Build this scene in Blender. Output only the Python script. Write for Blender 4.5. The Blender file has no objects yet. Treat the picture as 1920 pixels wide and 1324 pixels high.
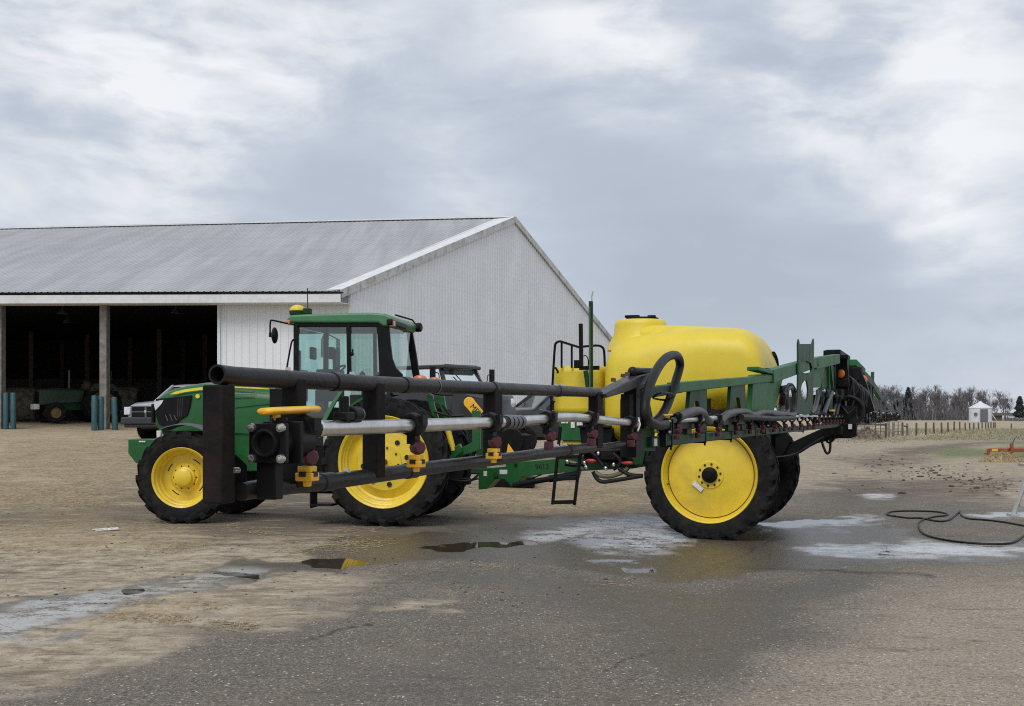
import bpy, bmesh, math, random
import numpy as np
from mathutils import Vector, Matrix, Euler
random.seed(7); np.random.seed(7)
SC = bpy.context.scene; COL = SC.collection
R = math.radians

# ---------------------------------------------------------------- camera
F, CX, HY, H = 2200.0, 960.0, 780.0, 1.75       # focal length and horizon row for a 1920 px wide frame, eye height
cam = bpy.data.cameras.new('camera'); co = bpy.data.objects.new('camera', cam); COL.objects.link(co)
co.location = (0, 0, H); co.rotation_euler = (R(90), 0, 0)
cam.sensor_width = 36; cam.lens = 36*F/1920; cam.shift_y = (HY-662)/1920
cam.clip_start = 0.1; cam.clip_end = 6000
SC.camera = co
SC.render.resolution_x, SC.render.resolution_y = 1024, 706
SC.view_settings.view_transform = 'Standard'; SC.view_settings.look = 'None'
SC.view_settings.exposure = 0.30
SC.cycles.use_denoising = False; SC.cycles.filter_width = 1.1; SC.cycles.sample_clamp_indirect = 4.0; SC.view_settings.gamma = 1.0

# ---------------------------------------------------------------- world: overcast sky
W = bpy.data.worlds.new('World'); SC.world = W; W.use_nodes = True
nt = W.node_tree; nt.nodes.clear()
class NG:
    def __init__(s, tree): s.t = tree
    def n(s, typ, **kw):
        nd = s.t.nodes.new(typ)
        for k, v in kw.items():
            if k == 'ins':
                for kk, vv in v.items(): s.set(nd.inputs[kk], vv)
            else: setattr(nd, k, v)
        return nd
    def set(s, sock, v):
        if isinstance(v, bpy.types.NodeSocket): s.t.links.new(v, sock)
        else: sock.default_value = v
    def math(s, op, a, b=0.0, clamp=False):
        nd = s.n('ShaderNodeMath', operation=op, use_clamp=clamp); s.set(nd.inputs[0], a); s.set(nd.inputs[1], b); return nd.outputs[0]
    def vmath(s, op, a, b):
        nd = s.n('ShaderNodeVectorMath', operation=op); s.set(nd.inputs[0], a); s.set(nd.inputs[1], b)
        return nd.outputs['Value'] if op in ('DISTANCE', 'LENGTH', 'DOT_PRODUCT') else nd.outputs[0]
    def mix(s, f, a, b, typ='MIX'):
        nd = s.n('ShaderNodeMix', data_type='RGBA', blend_type=typ)
        s.set(nd.inputs[0], f); s.set(nd.inputs[6], a); s.set(nd.inputs[7], b); return nd.outputs[2]
    def noise(s, vec, scale, detail=4, rough=0.55, dist=0.0, col=False):
        nd = s.n('ShaderNodeTexNoise'); s.set(nd.inputs['Vector'], vec)
        nd.inputs['Scale'].default_value = scale; nd.inputs['Detail'].default_value = detail
        nd.inputs['Roughness'].default_value = rough; nd.inputs['Distortion'].default_value = dist
        return nd.outputs['Color' if col else 'Fac']
    def ramp(s, f, stops, interp='LINEAR'):
        nd = s.n('ShaderNodeValToRGB'); s.set(nd.inputs[0], f); cr = nd.color_ramp; cr.interpolation = interp
        while len(cr.elements) < len(stops): cr.elements.new(0.5)
        for e, (p, c) in zip(cr.elements, stops):
            e.position = p; e.color = c if len(c) == 4 else (*c, 1)
        return nd.outputs[0]
    def rng(s, f, a, b, c=0.0, d=1.0, smooth=True):
        nd = s.n('ShaderNodeMapRange', interpolation_type='SMOOTHSTEP' if smooth else 'LINEAR')
        s.set(nd.inputs[0], f)
        for i, v in enumerate((a, b, c, d)): nd.inputs[i+1].default_value = v
        return nd.outputs[0]
SUN_EL, SUN_ROT = R(52), R(200)
g = NG(nt)
tc = g.n('ShaderNodeTexCoord'); d = tc.outputs['Generated']
sep = g.n('ShaderNodeSeparateXYZ', ins={0: d})
zc = g.math('MAXIMUM', sep.outputs[2], 0.0)
den = g.math('ADD', zc, 0.34)
cmb = g.n('ShaderNodeCombineXYZ', ins={0: g.math('DIVIDE', sep.outputs[0], den), 1: g.math('DIVIDE', sep.outputs[1], den), 2: 0.0})
cv = cmb.outputs[0]
wn = g.noise(cv, 2.2, 3, 0.5, col=True)
warp = g.vmath('SUBTRACT', wn, (0.5, 0.5, 0.5))
cvw = g.vmath('ADD', cv, g.vmath('MULTIPLY', warp, (0.30, 0.30, 0.0)))
n1 = g.noise(g.vmath('ADD', cvw, (3.1, 0.4, 0)), 1.55, 6, 0.52)
n2 = g.noise(g.vmath('ADD', cvw, (7.7, 2.9, 0)), 5.5, 5, 0.5)
dst = g.vmath('MULTIPLY', g.vmath('ADD', d, g.vmath('MULTIPLY', warp, (0.10, 0.05, 0.05))), (1.0, 1.0, 2.7))
n3 = g.noise(g.vmath('ADD', dst, (2.3, 5.1, 0.7)), 4.6, 9, 0.56, 0.35)
n4 = g.noise(g.vmath('ADD', dst, (9.2, 1.4, 3.3)), 13.0, 6, 0.55, 0.3)
base = g.math('ADD', g.math('ADD', g.math('MULTIPLY', n1, 0.20), g.math('MULTIPLY', n2, 0.12)), g.math('ADD', g.math('MULTIPLY', n3, 0.48), g.math('MULTIPLY', n4, 0.20)))
def pdir(px, py):
    v = Vector(((px-CX)/F, 1, (HY-py)/F)).normalized(); return tuple(v)
dw = g.vmath('ADD', d, g.vmath('MULTIPLY', warp, (0.16, 0.0, 0.07)))
lob = None
for px, py, rad, amp in ((120, 90, .20, .15), (560, 110, .15, .10), (1180, 70, .11, .16), (1560, 60, .16, .10), (1850, 130, .11, .13),
                         (1500, 290, .10, .13), (1300, 350, .07, .09), (1800, 400, .08, .15), (300, 240, .14, .09), (330, 350, .10, .05), (1680, 330, .08, .07),
                         (660, 330, .09, -.13), (1100, 250, .10, -.07), (430, 390, .12, -.08), (1500, 540, .2, -.16), (1250, 450, .13, -.09), (120, 330, .09, -.06),
                         (1350, 60, .06, -.09), (800, 20, .06, -.06), (60, 200, .08, -.07), (1200, 600, .2, -.08)):
    dist = g.vmath('DISTANCE', dw, pdir(px, py))
    t_ = g.math('MULTIPLY', g.rng(dist, 0.0, rad, 1.0, 0.0), amp); lob = t_ if lob is None else g.math('ADD', lob, t_)
brk = g.rng(g.math('ADD', g.math('MULTIPLY', n3, .6), g.math('MULTIPLY', n4, .4)), .36, .60, .35, 1.45)
val = g.math('ADD', base, g.math('MULTIPLY', lob, brk))
cloud = g.ramp(val, ((0.30, (0.365, 0.405, 0.475)), (0.42, (0.405, 0.452, 0.528)), (0.495, (0.480, 0.522, 0.588)), (0.585, (0.610, 0.637, 0.678)), (0.72, (0.745, 0.757, 0.775))))
hz = g.rng(sep.outputs[2], 0.0, 0.10, 0.65, 0.0)
cloud = g.mix(hz, cloud, (0.45, 0.505, 0.585, 1))
sky = g.n('ShaderNodeTexSky', sky_type='NISHITA', sun_disc=False, sun_elevation=SUN_EL, sun_rotation=SUN_ROT)
skc = g.mix(1.0, sky.outputs[0], (0.09, 0.09, 0.09, 1), 'MULTIPLY')
colr = g.mix(0.94, skc, cloud)
bg = g.n('ShaderNodeBackground', ins={0: colr, 1: 1.0})
g.n('ShaderNodeOutputWorld', ins={0: bg.outputs[0]})

sl = bpy.data.lights.new('sun', 'SUN'); sl.energy = 1.5; sl.angle = R(35); sl.color = (1.0, 0.97, 0.93)
so = bpy.data.objects.new('sun', sl); COL.objects.link(so)
sd = Vector((math.sin(SUN_ROT)*math.cos(SUN_EL), math.cos(SUN_ROT)*math.cos(SUN_EL), math.sin(SUN_EL)))
so.rotation_euler = (-sd).to_track_quat('-Z', 'Y').to_euler(); so.location = (0, -20, 40)

# ---------------------------------------------------------------- materials
def mat(name, col, rough=0.5, metal=0.0, var=0.12, scale=6.0, bump=0.0, bscale=40.0, dirt=0.0, dcol=(0.16, 0.13, 0.10), spec=0.5, coat=0.0, dscale=3.0):
    m = bpy.data.materials.new(name); m.use_nodes = True
    t = m.node_tree; q = NG(t); p = t.nodes['Principled BSDF']
    tcn = q.n('ShaderNodeTexCoord').outputs['Object']
    n = q.noise(tcn, scale, 5, 0.6)
    c = q.mix(q.rng(n, 0.3, 0.7), tuple(x*(1-var) for x in col)+(1,), tuple(min(1, x*(1+var)) for x in col)+(1,))
    r = rough
    if dirt > 0:
        dn = q.noise(tcn, dscale, 7, 0.68, 0.4)
        df = q.math('MULTIPLY', q.rng(dn, 0.45, 0.72), dirt)
        c = q.mix(df, c, (*dcol, 1))
        r = q.math('ADD', q.math('MULTIPLY', df, 0.35), rough, True)
    q.set(p.inputs['Base Color'], c); q.set(p.inputs['Roughness'], r)
    p.inputs['Metallic'].default_value = metal; p.inputs['Specular IOR Level'].default_value = spec
    p.inputs['Coat Weight'].default_value = coat
    if bump > 0:
        b = q.n('ShaderNodeBump', ins={'Strength': bump, 'Distance': 0.01, 'Height': q.noise(tcn, bscale, 4, 0.6)})
        q.set(p.inputs['Normal'], b.outputs[0])
    return m
def glassmat(name, tint, gloss=0.10, rough=0.02):
    m = bpy.data.materials.new(name); m.use_nodes = True; t = m.node_tree; t.nodes.clear(); q = NG(t)
    tr = q.n('ShaderNodeBsdfTransparent', ins={0: (*tint, 1)})
    gl = q.n('ShaderNodeBsdfGlossy', ins={0: (1, 1, 1, 1), 1: rough})
    fr = q.n('ShaderNodeFresnel', ins={0: 1.5})
    f = q.math('ADD', q.math('MULTIPLY', fr.outputs[0], 0.8), gloss-0.04, True)
    mx = q.n('ShaderNodeMixShader', ins={0: f, 1: tr.outputs[0], 2: gl.outputs[0]})
    q.n('ShaderNodeOutputMaterial', ins={0: mx.outputs[0]})
    return m
M = dict(
 green=mat('green_paint', (0.015, 0.105, 0.026), 0.30, var=0.10, dirt=0.20, dcol=(0.05, 0.085, 0.04), spec=0.4),
 roofgreen=mat('pale_green_plastic', (0.055, 0.19, 0.085), 0.38, var=0.08, dirt=0.3, dcol=(0.09, 0.17, 0.10)),  # paler green than the hood paint
 bgreen=mat('boom_green_paint', (0.021, 0.128, 0.038), 0.5, var=0.12, dirt=0.25, dcol=(0.03, 0.07, 0.03), spec=0.22),
 rimold=mat('shaded_yellow_rim', (0.20, 0.14, 0.05), 0.7),  # rim yellow with the barn's shade put into the colour
 dgreen=mat('dark_green_paint', (0.009, 0.052, 0.018), 0.5, dirt=0.35, dcol=(0.02, 0.036, 0.02), spec=0.18),
 rim=mat('yellow_rim_paint', (0.76, 0.55, 0.035), 0.38, var=0.05, dirt=0.35, dcol=(0.36, 0.25, 0.06), dscale=2.2, coat=0.2),
 tank=mat('yellow_tank_plastic', (0.71, 0.545, 0.036), 0.42, var=0.05, scale=2, dirt=0.16, dcol=(0.55, 0.40, 0.05), bump=0.15, bscale=60),
 valve=mat('yellow_valve_plastic', (0.86, 0.47, 0.035), 0.38, var=0.06),
 red=mat('maroon_nozzle_plastic', (0.085, 0.012, 0.022), 0.42, dirt=0.3, dcol=(0.05, 0.03, 0.03)),
 brightred=mat('red_handle_plastic', (0.42, 0.03, 0.025), 0.4),
 blackpipe=mat('black_painted_steel', (0.017, 0.0165, 0.017), 0.33, var=0.35, scale=9, bump=0.12, bscale=60, dirt=0.5, dcol=(0.036, 0.033, 0.031), dscale=9, spec=0.16),
 rust=mat('rusty_black_steel', (0.009, 0.008, 0.008), 0.6, var=0.4, scale=14, bump=0.25, bscale=60, dirt=0.6, dcol=(0.030, 0.020, 0.017), dscale=11, spec=0.12),
 black=mat('black_plastic', (0.008, 0.008, 0.009), 0.42, var=0.2, dirt=0.25, dcol=(0.02, 0.019, 0.018), spec=0.15),
 blackmetal=mat('black_frame_metal', (0.007, 0.007, 0.0075), 0.5, var=0.2, dirt=0.3, dcol=(0.02, 0.018, 0.016), spec=0.12),
 rubber=mat('tyre_rubber', (0.0105, 0.0105, 0.011), 0.7, var=0.25, scale=10, bump=0.3, bscale=50, dirt=0.6, dcol=(0.042, 0.037, 0.031), spec=0.15, dscale=5),
 hose=mat('rubber_hose', (0.012, 0.012, 0.013), 0.45, var=0.25, dirt=0.4, dcol=(0.028, 0.027, 0.026), spec=0.2, dscale=12),
 ghose=mat('grey_rubber_hose', (0.040, 0.041, 0.044), 0.45, var=0.25, dirt=0.4, dcol=(0.065, 0.062, 0.06), dscale=12),
 steel=mat('stainless_steel', (0.60, 0.59, 0.57), 0.27, metal=0.95, var=0.14, scale=18, dirt=0.12, dcol=(0.40, 0.38, 0.36), dscale=5),
 chrome=mat('bright_metal', (0.72, 0.72, 0.72), 0.2, metal=1.0, var=0.05),
 bolt=mat('galvanised_bolt', (0.55, 0.54, 0.52), 0.35, metal=0.9),
 greyp=mat('grey_fender_plastic', (0.11, 0.115, 0.125), 0.5, var=0.1, dirt=0.3, dcol=(0.16, 0.15, 0.14)),
 siding=mat('white_steel_siding', (0.77, 0.79, 0.81), 0.45, var=0.035, scale=0.6, dirt=0.14, dcol=(0.58, 0.59, 0.58), dscale=0.5),
 trim=mat('white_trim_metal', (0.70, 0.71, 0.72), 0.45, var=0.06, dirt=0.35, dcol=(0.36, 0.36, 0.34), dscale=1.2),
 rakedirty=mat('weathered_white_trim', (0.56, 0.57, 0.56), 0.55, var=0.1, dirt=0.85, dcol=(0.24, 0.23, 0.20), dscale=1.6),
 post=mat('weathered_grey_timber', (0.20, 0.19, 0.175), 0.8, var=0.25, scale=5, bump=0.4, dirt=0.5, dcol=(0.11, 0.10, 0.09)),
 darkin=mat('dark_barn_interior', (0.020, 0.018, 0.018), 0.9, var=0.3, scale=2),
 teal=mat('teal_bollard_paint', (0.022, 0.085, 0.098), 0.5, var=0.15, dirt=0.4, dcol=(0.05, 0.075, 0.075)),
 silver=mat('silver_car_paint', (0.38, 0.385, 0.40), 0.3, metal=0.25, var=0.03, coat=0.5),
 charcoal=mat('charcoal_car_paint', (0.036, 0.037, 0.042), 0.28, metal=0.4, var=0.05, coat=0.5, dirt=0.2, dcol=(0.10, 0.095, 0.09)),
 darkveh=mat('black_vehicle_paint', (0.012, 0.013, 0.013), 0.32, var=0.1, coat=0.4, dirt=0.3, dcol=(0.03, 0.028, 0.026)),
 bumper=mat('dark_bumper_plastic', (0.045, 0.047, 0.055), 0.5, spec=0.2),
 lamp=mat('clear_headlamp', (0.72, 0.74, 0.77), 0.12, metal=0.35),
 amber=mat('amber_lens', (0.62, 0.17, 0.035), 0.25, coat=0.5),
 orange=mat('orange_implement_paint', (0.30, 0.068, 0.022), 0.55, dirt=0.5, dcol=(0.16, 0.06, 0.03)),
 sticker=mat('white_sticker', (0.66, 0.65, 0.62), 0.5, var=0.2, scale=60),
 yellowsticker=mat('yellow_sticker', (0.72, 0.46, 0.04), 0.5),
 ink=mat('black_ink', (0.012, 0.012, 0.012), 0.6),
 stripe=mat('yellow_stripe', (0.80, 0.66, 0.05), 0.4),
 axle=mat('rusty_axle', (0.06, 0.032, 0.022), 0.6, var=0.4, scale=20),
 olive=mat('olive_suction_hose', (0.13, 0.125, 0.075), 0.5, dirt=0.4),
 galv=mat('galvanised_sheet', (0.68, 0.70, 0.73), 0.5, metal=0.15, var=0.08, scale=1.0, dirt=0.3, dcol=(0.38, 0.40, 0.42)),
 alu=mat('aluminium_channel', (0.50, 0.50, 0.48), 0.45, metal=0.3, dirt=0.4, dcol=(0.28, 0.26, 0.23)),
 wood=mat('fence_post_timber', (0.085, 0.072, 0.062), 0.85, var=0.4, scale=4),
 palewood=mat('pale_fence_post_timber', (0.19, 0.175, 0.155), 0.85, var=0.3, scale=4),
 twig=mat('hazed_twig_bark', (0.170, 0.163, 0.176), 0.9, var=0.3, scale=0.4),  # bark greyed and paled, distance haze put into the colour
 twig2=mat('warm_hazed_twig_bark', (0.190, 0.172, 0.172), 0.9, var=0.3, scale=0.4),  # warmer bark with the same haze in its colour
 needle=mat('conifer_needles', (0.055, 0.075, 0.070), 0.8, var=0.4, scale=0.8),
 straw=mat('loose_straw', (0.40, 0.315, 0.185), 0.9, var=0.35, scale=20, bump=0.8, bscale=30),
 brush=mat('heaped_brush_and_dirt', (0.175, 0.14, 0.105), 0.95, var=0.5, scale=5, bump=0.8, bscale=20),
 clod=mat('dark_soil_clod', (0.075, 0.058, 0.044), 0.9, var=0.4, scale=20),
 paper=mat('white_litter', (0.72, 0.70, 0.66), 0.6, var=0.12, scale=20),
 seat=mat('seat_fabric', (0.04, 0.04, 0.04), 0.8),
 oldgreen=mat('faded_green_paint', (0.022, 0.05, 0.025), 0.5, dirt=0.5, dcol=(0.03, 0.035, 0.022)),  # old green, darkened to carry the barn's shade
 brown=mat('brown_shingles', (0.07, 0.052, 0.045), 0.9),
 tan=mat('tan_seat_cover', (0.06, 0.04, 0.025), 0.8),
 glass=glassmat('cab_glass', (0.60, 0.80, 0.74), 0.13),
 darkglass=glassmat('tinted_glass', (0.28, 0.33, 0.33), 0.12),
)
def seams(m):
    q = NG(m.node_tree); p = m.node_tree.nodes['Principled BSDF']; src = p.inputs['Base Color'].links[0].from_socket
    P = q.n('ShaderNodeTexCoord').outputs['Object']; sp = q.n('ShaderNodeSeparateXYZ', ins={0: P})
    fz = q.math('FRACT', q.math('MULTIPLY', sp.outputs[2], 0.82)); a = q.math('LESS_THAN', fz, 0.035)
    fx = q.math('FRACT', q.math('MULTIPLY', q.math('ADD', sp.outputs[0], q.math('MULTIPLY', sp.outputs[1], .62)), 0.55)); b = q.math('LESS_THAN', fx, 0.03)
    st = q.n('ShaderNodeMapping', ins={0: P}); st.inputs['Scale'].default_value = (3.0, 3.0, .12); sn = q.noise(st.outputs[0], 1.0, 5, .6)
    f = q.math('ADD', q.math('MULTIPLY', q.math('MAXIMUM', a, b), .13), q.math('MULTIPLY', q.rng(sn, .52, .75), .14))
    q.set(p.inputs['Base Color'], q.mix(f, src, (0.46, 0.465, 0.46, 1)))
seams(M['siding'])
# corrugated roof sheet: weathered streaks along the slope
def roofmat():
    m = bpy.data.materials.new('roof_sheet'); m.use_nodes = True; t = m.node_tree; q = NG(t); p = t.nodes['Principled BSDF']
    tcn = q.n('ShaderNodeTexCoord').outputs['Object']
    mp = q.n('ShaderNodeMapping', ins={0: tcn}); mp.inputs['Scale'].default_value = (1.4, 0.10, 0.1)
    n = q.noise(mp.outputs[0], 1.0, 6, 0.65)
    n2 = q.noise(tcn, 0.35, 4, 0.6)
    c = q.mix(q.rng(n, 0.3, 0.72), (0.35, 0.355, 0.362, 1), (0.46, 0.465, 0.472, 1))
    c = q.mix(q.math('MULTIPLY', q.rng(n2, 0.4, 0.7), 0.3), c, (0.30, 0.305, 0.31, 1))
    sz = q.n('ShaderNodeSeparateXYZ', ins={0: tcn}); wv = q.math('SINE', q.math('MULTIPLY', sz.outputs[2], 17.0))
    c = q.mix(q.math('MULTIPLY', q.rng(wv, .2, 1.0), .10), c, (0.25, 0.255, 0.26, 1))
    q.set(p.inputs['Base Color'], c); p.inputs['Roughness'].default_value = 0.5; p.inputs['Metallic'].default_value = 0.2
    return m
M['roof'] = roofmat()

# ---------------------------------------------------------------- mesh helpers
Z = Vector((0, 0, 1))
class MB:
    def __init__(s): s.v = []; s.f = []
    def add(s, vs, fs):
        o = len(s.v); s.v += [tuple(v) for v in vs]; s.f += [tuple(i+o for i in f) for f in fs]; return s
    def box(s, c, sz, rot=None):
        c = Vector(c); rot = rot or Matrix.Identity(3); vs = []
        for i in (-1, 1):
            for j in (-1, 1):
                for k in (-1, 1): vs.append(c+rot @ Vector((i*sz[0]/2, j*sz[1]/2, k*sz[2]/2)))
        return s.add(vs, [(0, 1, 3, 2), (4, 6, 7, 5), (0, 4, 5, 1), (2, 3, 7, 6), (0, 2, 6, 4), (1, 5, 7, 3)])
    def beam(s, a, b, w, h, up=Z):
        a, b = Vector(a), Vector(b); dv = (b-a); L = dv.length; dv.normalize()
        if abs(dv.dot(up)) > 0.98: up = Vector((1, 0, 0))
        sd_ = dv.cross(up).normalized(); u = sd_.cross(dv)
        return s.box((a+b)/2, (L, w, h), Matrix((dv, sd_, u)).transposed())
    def tube(s, pts, r, n=10, closed=False, caps=True):
        pts = [Vector(p) for p in pts]; m = len(pts)
        rs = r if isinstance(r, (list, tuple)) else [r]*m
        tang = []
        for i in range(m):
            if closed: t = pts[(i+1) % m]-pts[i-1]
            else: t = pts[min(i+1, m-1)]-pts[max(i-1, 0)]
            tang.append(t.normalized() if t.length > 1e-9 else Z.copy())
        ref = Z if abs(tang[0].z) < 0.9 else Vector((1, 0, 0))
        u = tang[0].cross(ref).normalized(); vs = []
        for i in range(m):
            u = (u-tang[i]*u.dot(tang[i]))
            if u.length < 1e-6: u = tang[i].orthogonal()
            u.normalize(); w = tang[i].cross(u)
            for k in range(n):
                a = 2*math.pi*k/n; vs.append(pts[i]+(u*math.cos(a)+w*math.sin(a))*rs[i])
        fs = []
        for i in range(m if closed else m-1):
            j = (i+1) % m
            for k in range(n): fs.append((i*n+k, i*n+(k+1) % n, j*n+(k+1) % n, j*n+k))
        if caps and not closed: fs += [tuple(range(n-1, -1, -1)), tuple((m-1)*n+k for k in range(n))]
        return s.add(vs, fs)
    def prism(s, poly, off):
        n = len(poly); off = Vector(off); P = [Vector(p) for p in poly]
        vs = P+[p+off for p in P]
        fs = [tuple(range(n)), tuple(range(2*n-1, n-1, -1))]+[(i, (i+1) % n, n+(i+1) % n, n+i) for i in range(n)]
        return s.add(vs, fs)
    def lathe(s, prof, o=(0, 0, 0), axis=(0, 1, 0), n=32, closed=False):
        o = Vector(o); ax = Vector(axis).normalized(); u = ax.orthogonal().normalized(); w = ax.cross(u); vs = []; m = len(prof)
        for (h, r) in prof:
            for k in range(n):
                a = 2*math.pi*k/n; vs.append(o+ax*h+(u*math.cos(a)+w*math.sin(a))*max(r, 1e-4))
        fs = []
        for i in range(m if closed else m-1):
            j = (i+1) % m
            for k in range(n): fs.append((i*n+k, i*n+(k+1) % n, j*n+(k+1) % n, j*n+k))
        return s.add(vs, fs)
    def cyl(s, a, b, r, n=14, r2=None):
        a, b = Vector(a), Vector(b); L = (b-a).length; r2 = r if r2 is None else r2
        return s.lathe([(0, 0), (0, r), (L, r2), (L, 0)], a, b-a, n)
    def loft(s, rings, caps=True):
        n = len(rings[0]); m = len(rings); vs = [p for r_ in rings for p in r_]; fs = []
        for i in range(m-1):
            for k in range(n): fs.append((i*n+k, i*n+(k+1) % n, (i+1)*n+(k+1) % n, (i+1)*n+k))
        if caps: fs += [tuple(range(n-1, -1, -1)), tuple((m-1)*n+k for k in range(n))]
        return s.add(vs, fs)
    def ball(s, c, r, n=14, m=9):
        r = (r, r, r) if not isinstance(r, (tuple, list)) else r; c = Vector(c); rings = []
        for i in range(m+1):
            t = math.pi*i/m; rr = max(math.sin(t), 1e-3)
            rings.append([c+Vector((r[0]*rr*math.cos(2*math.pi*k/n), r[1]*rr*math.sin(2*math.pi*k/n), -r[2]*math.cos(t))) for k in range(n)])
        return s.loft(rings)
    def build(s, name, m, parent=None, ang=38, bevel=0.0, segs=2):
        me = bpy.data.meshes.new(name); me.from_pydata(s.v, [], s.f)
        bm = bmesh.new(); bm.from_mesh(me); bmesh.ops.recalc_face_normals(bm, faces=bm.faces); bm.to_mesh(me); bm.free()
        me.polygons.foreach_set('use_smooth', [True]*len(me.polygons)); me.set_sharp_from_angle(angle=R(ang))
        o = bpy.data.objects.new(name, me); COL.objects.link(o); me.materials.append(M[m] if isinstance(m, str) else m)
        if parent: o.parent = parent
        if bevel > 0:
            b = o.modifiers.new('bevel', 'BEVEL'); b.width = bevel; b.segments = segs; b.limit_method = 'ANGLE'; b.angle_limit = R(35)
        return o
def superring(x, yc, zc_, hw, hh, n=28, e=2.6, axis='x'):
    out = []
    for k in range(n):
        a = 2*math.pi*k/n; ca, sa = math.cos(a), math.sin(a)
        y = yc+hw*math.copysign(abs(ca)**(2/e), ca); z = zc_+hh*math.copysign(abs(sa)**(2/e), sa)
        out.append((x, y, z))
    return out
def smoothpath(pts, sub=5, closed=False):
    pts = [Vector(p) for p in pts]; n = len(pts); out = []
    rng = range(n) if closed else range(n-1)
    for i in rng:
        if closed: p0, p1, p2, p3 = pts[i-1], pts[i], pts[(i+1) % n], pts[(i+2) % n]
        else: p0, p1, p2, p3 = pts[max(i-1, 0)], pts[i], pts[i+1], pts[min(i+2, n-1)]
        for k in range(sub):
            t = k/sub
            out.append(0.5*((2*p1)+(p2-p0)*t+(2*p0-5*p1+4*p2-p3)*t*t+(3*p1-p0-3*p2+p3)*t*t*t))
    if not closed: out.append(pts[-1])
    return out
def tag(o, label=None, cat=None, group=None, kind=None):
    if label: o['label'] = label
    if cat: o['category'] = cat
    if group: o['group'] = group
    if kind: o['kind'] = kind
    return o
def thing(name, label, cat, loc=(0, 0, 0), rz=0.0, group=None):
    o = bpy.data.objects.new(name, None); COL.objects.link(o); o.location = loc; o.rotation_euler = (0, 0, rz); o.empty_display_size = 0.3
    return tag(o, label, cat, group)
def copy_tree(o, parent=None):
    c = o.copy(); COL.objects.link(c); c.parent = parent
    for ch in [x for x in bpy.data.objects if x.parent == o]: copy_tree(ch, c)
    return c
def text(name, body, size, loc, rot, m, parent, ext=0.0008):
    cu = bpy.data.curves.new(name, 'FONT'); cu.body = body; cu.size = size; cu.extrude = ext; cu.align_x = 'CENTER'; cu.align_y = 'CENTER'
    tmp = bpy.data.objects.new(name, cu); COL.objects.link(tmp); dg = bpy.context.evaluated_depsgraph_get(); dg.update()
    me = bpy.data.meshes.new_from_object(tmp.evaluated_get(dg)); bpy.data.objects.remove(tmp); me.materials.clear(); me.materials.append(M[m])
    o = bpy.data.objects.new(name, me); COL.objects.link(o)
    o.location = loc; o.rotation_euler = rot; o.parent = parent; return o
class Frame:
    """a thing's own axes: x = rearwards, y = away from the viewer's side, z = up; turned by a degrees"""
    def __init__(s, O, a):
        s.O = Vector(O); s.a = R(a); s.rz = -s.a
        s.M = Matrix.Rotation(s.rz, 3, 'Z'); s.Mi = s.M.transposed()
    def p(s, px, py, x=None, y=None):
        o = s.Mi @ (Vector((0, 0, H))-s.O); dd = s.Mi @ Vector(((px-CX)/F, 1, (HY-py)/F))
        t = (x-o.x)/dd.x if x is not None else (y-o.y)/dd.y
        return o+dd*t
    def poly(s, pts, **k): return [s.p(a, b, **k) for a, b in pts]

# ---------------------------------------------------------------- ground height
def sstep(t): t = np.clip(t, 0, 1); return t*t*(3-2*t)
def ground_z(x, y):
    x = np.asarray(x, float); y = np.asarray(y, float)
    rise = np.interp(y, [13, 16.2, 20.5, 28, 36, 44, 48, 60, 120], [0, .12, .12, .52, .98, 1.27, 1.48, 1.55, 1.55])
    L = sstep((0.30-x/np.maximum(y, 1))/0.40)
    far = 1-sstep((y-75)/60)
    return rise*L*far
def gz(x, y): return float(ground_z(x, y))
def gpix(px, py):
    Y = 20.0
    for _ in range(60):
        z = gz((px-CX)/F*Y, Y); Yn = (H-z)*F/max(py-HY, 0.5); Y = 0.5*Y+0.5*Yn
    return Vector(((px-CX)/F*Y, Y, gz((px-CX)/F*Y, Y)))

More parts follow.
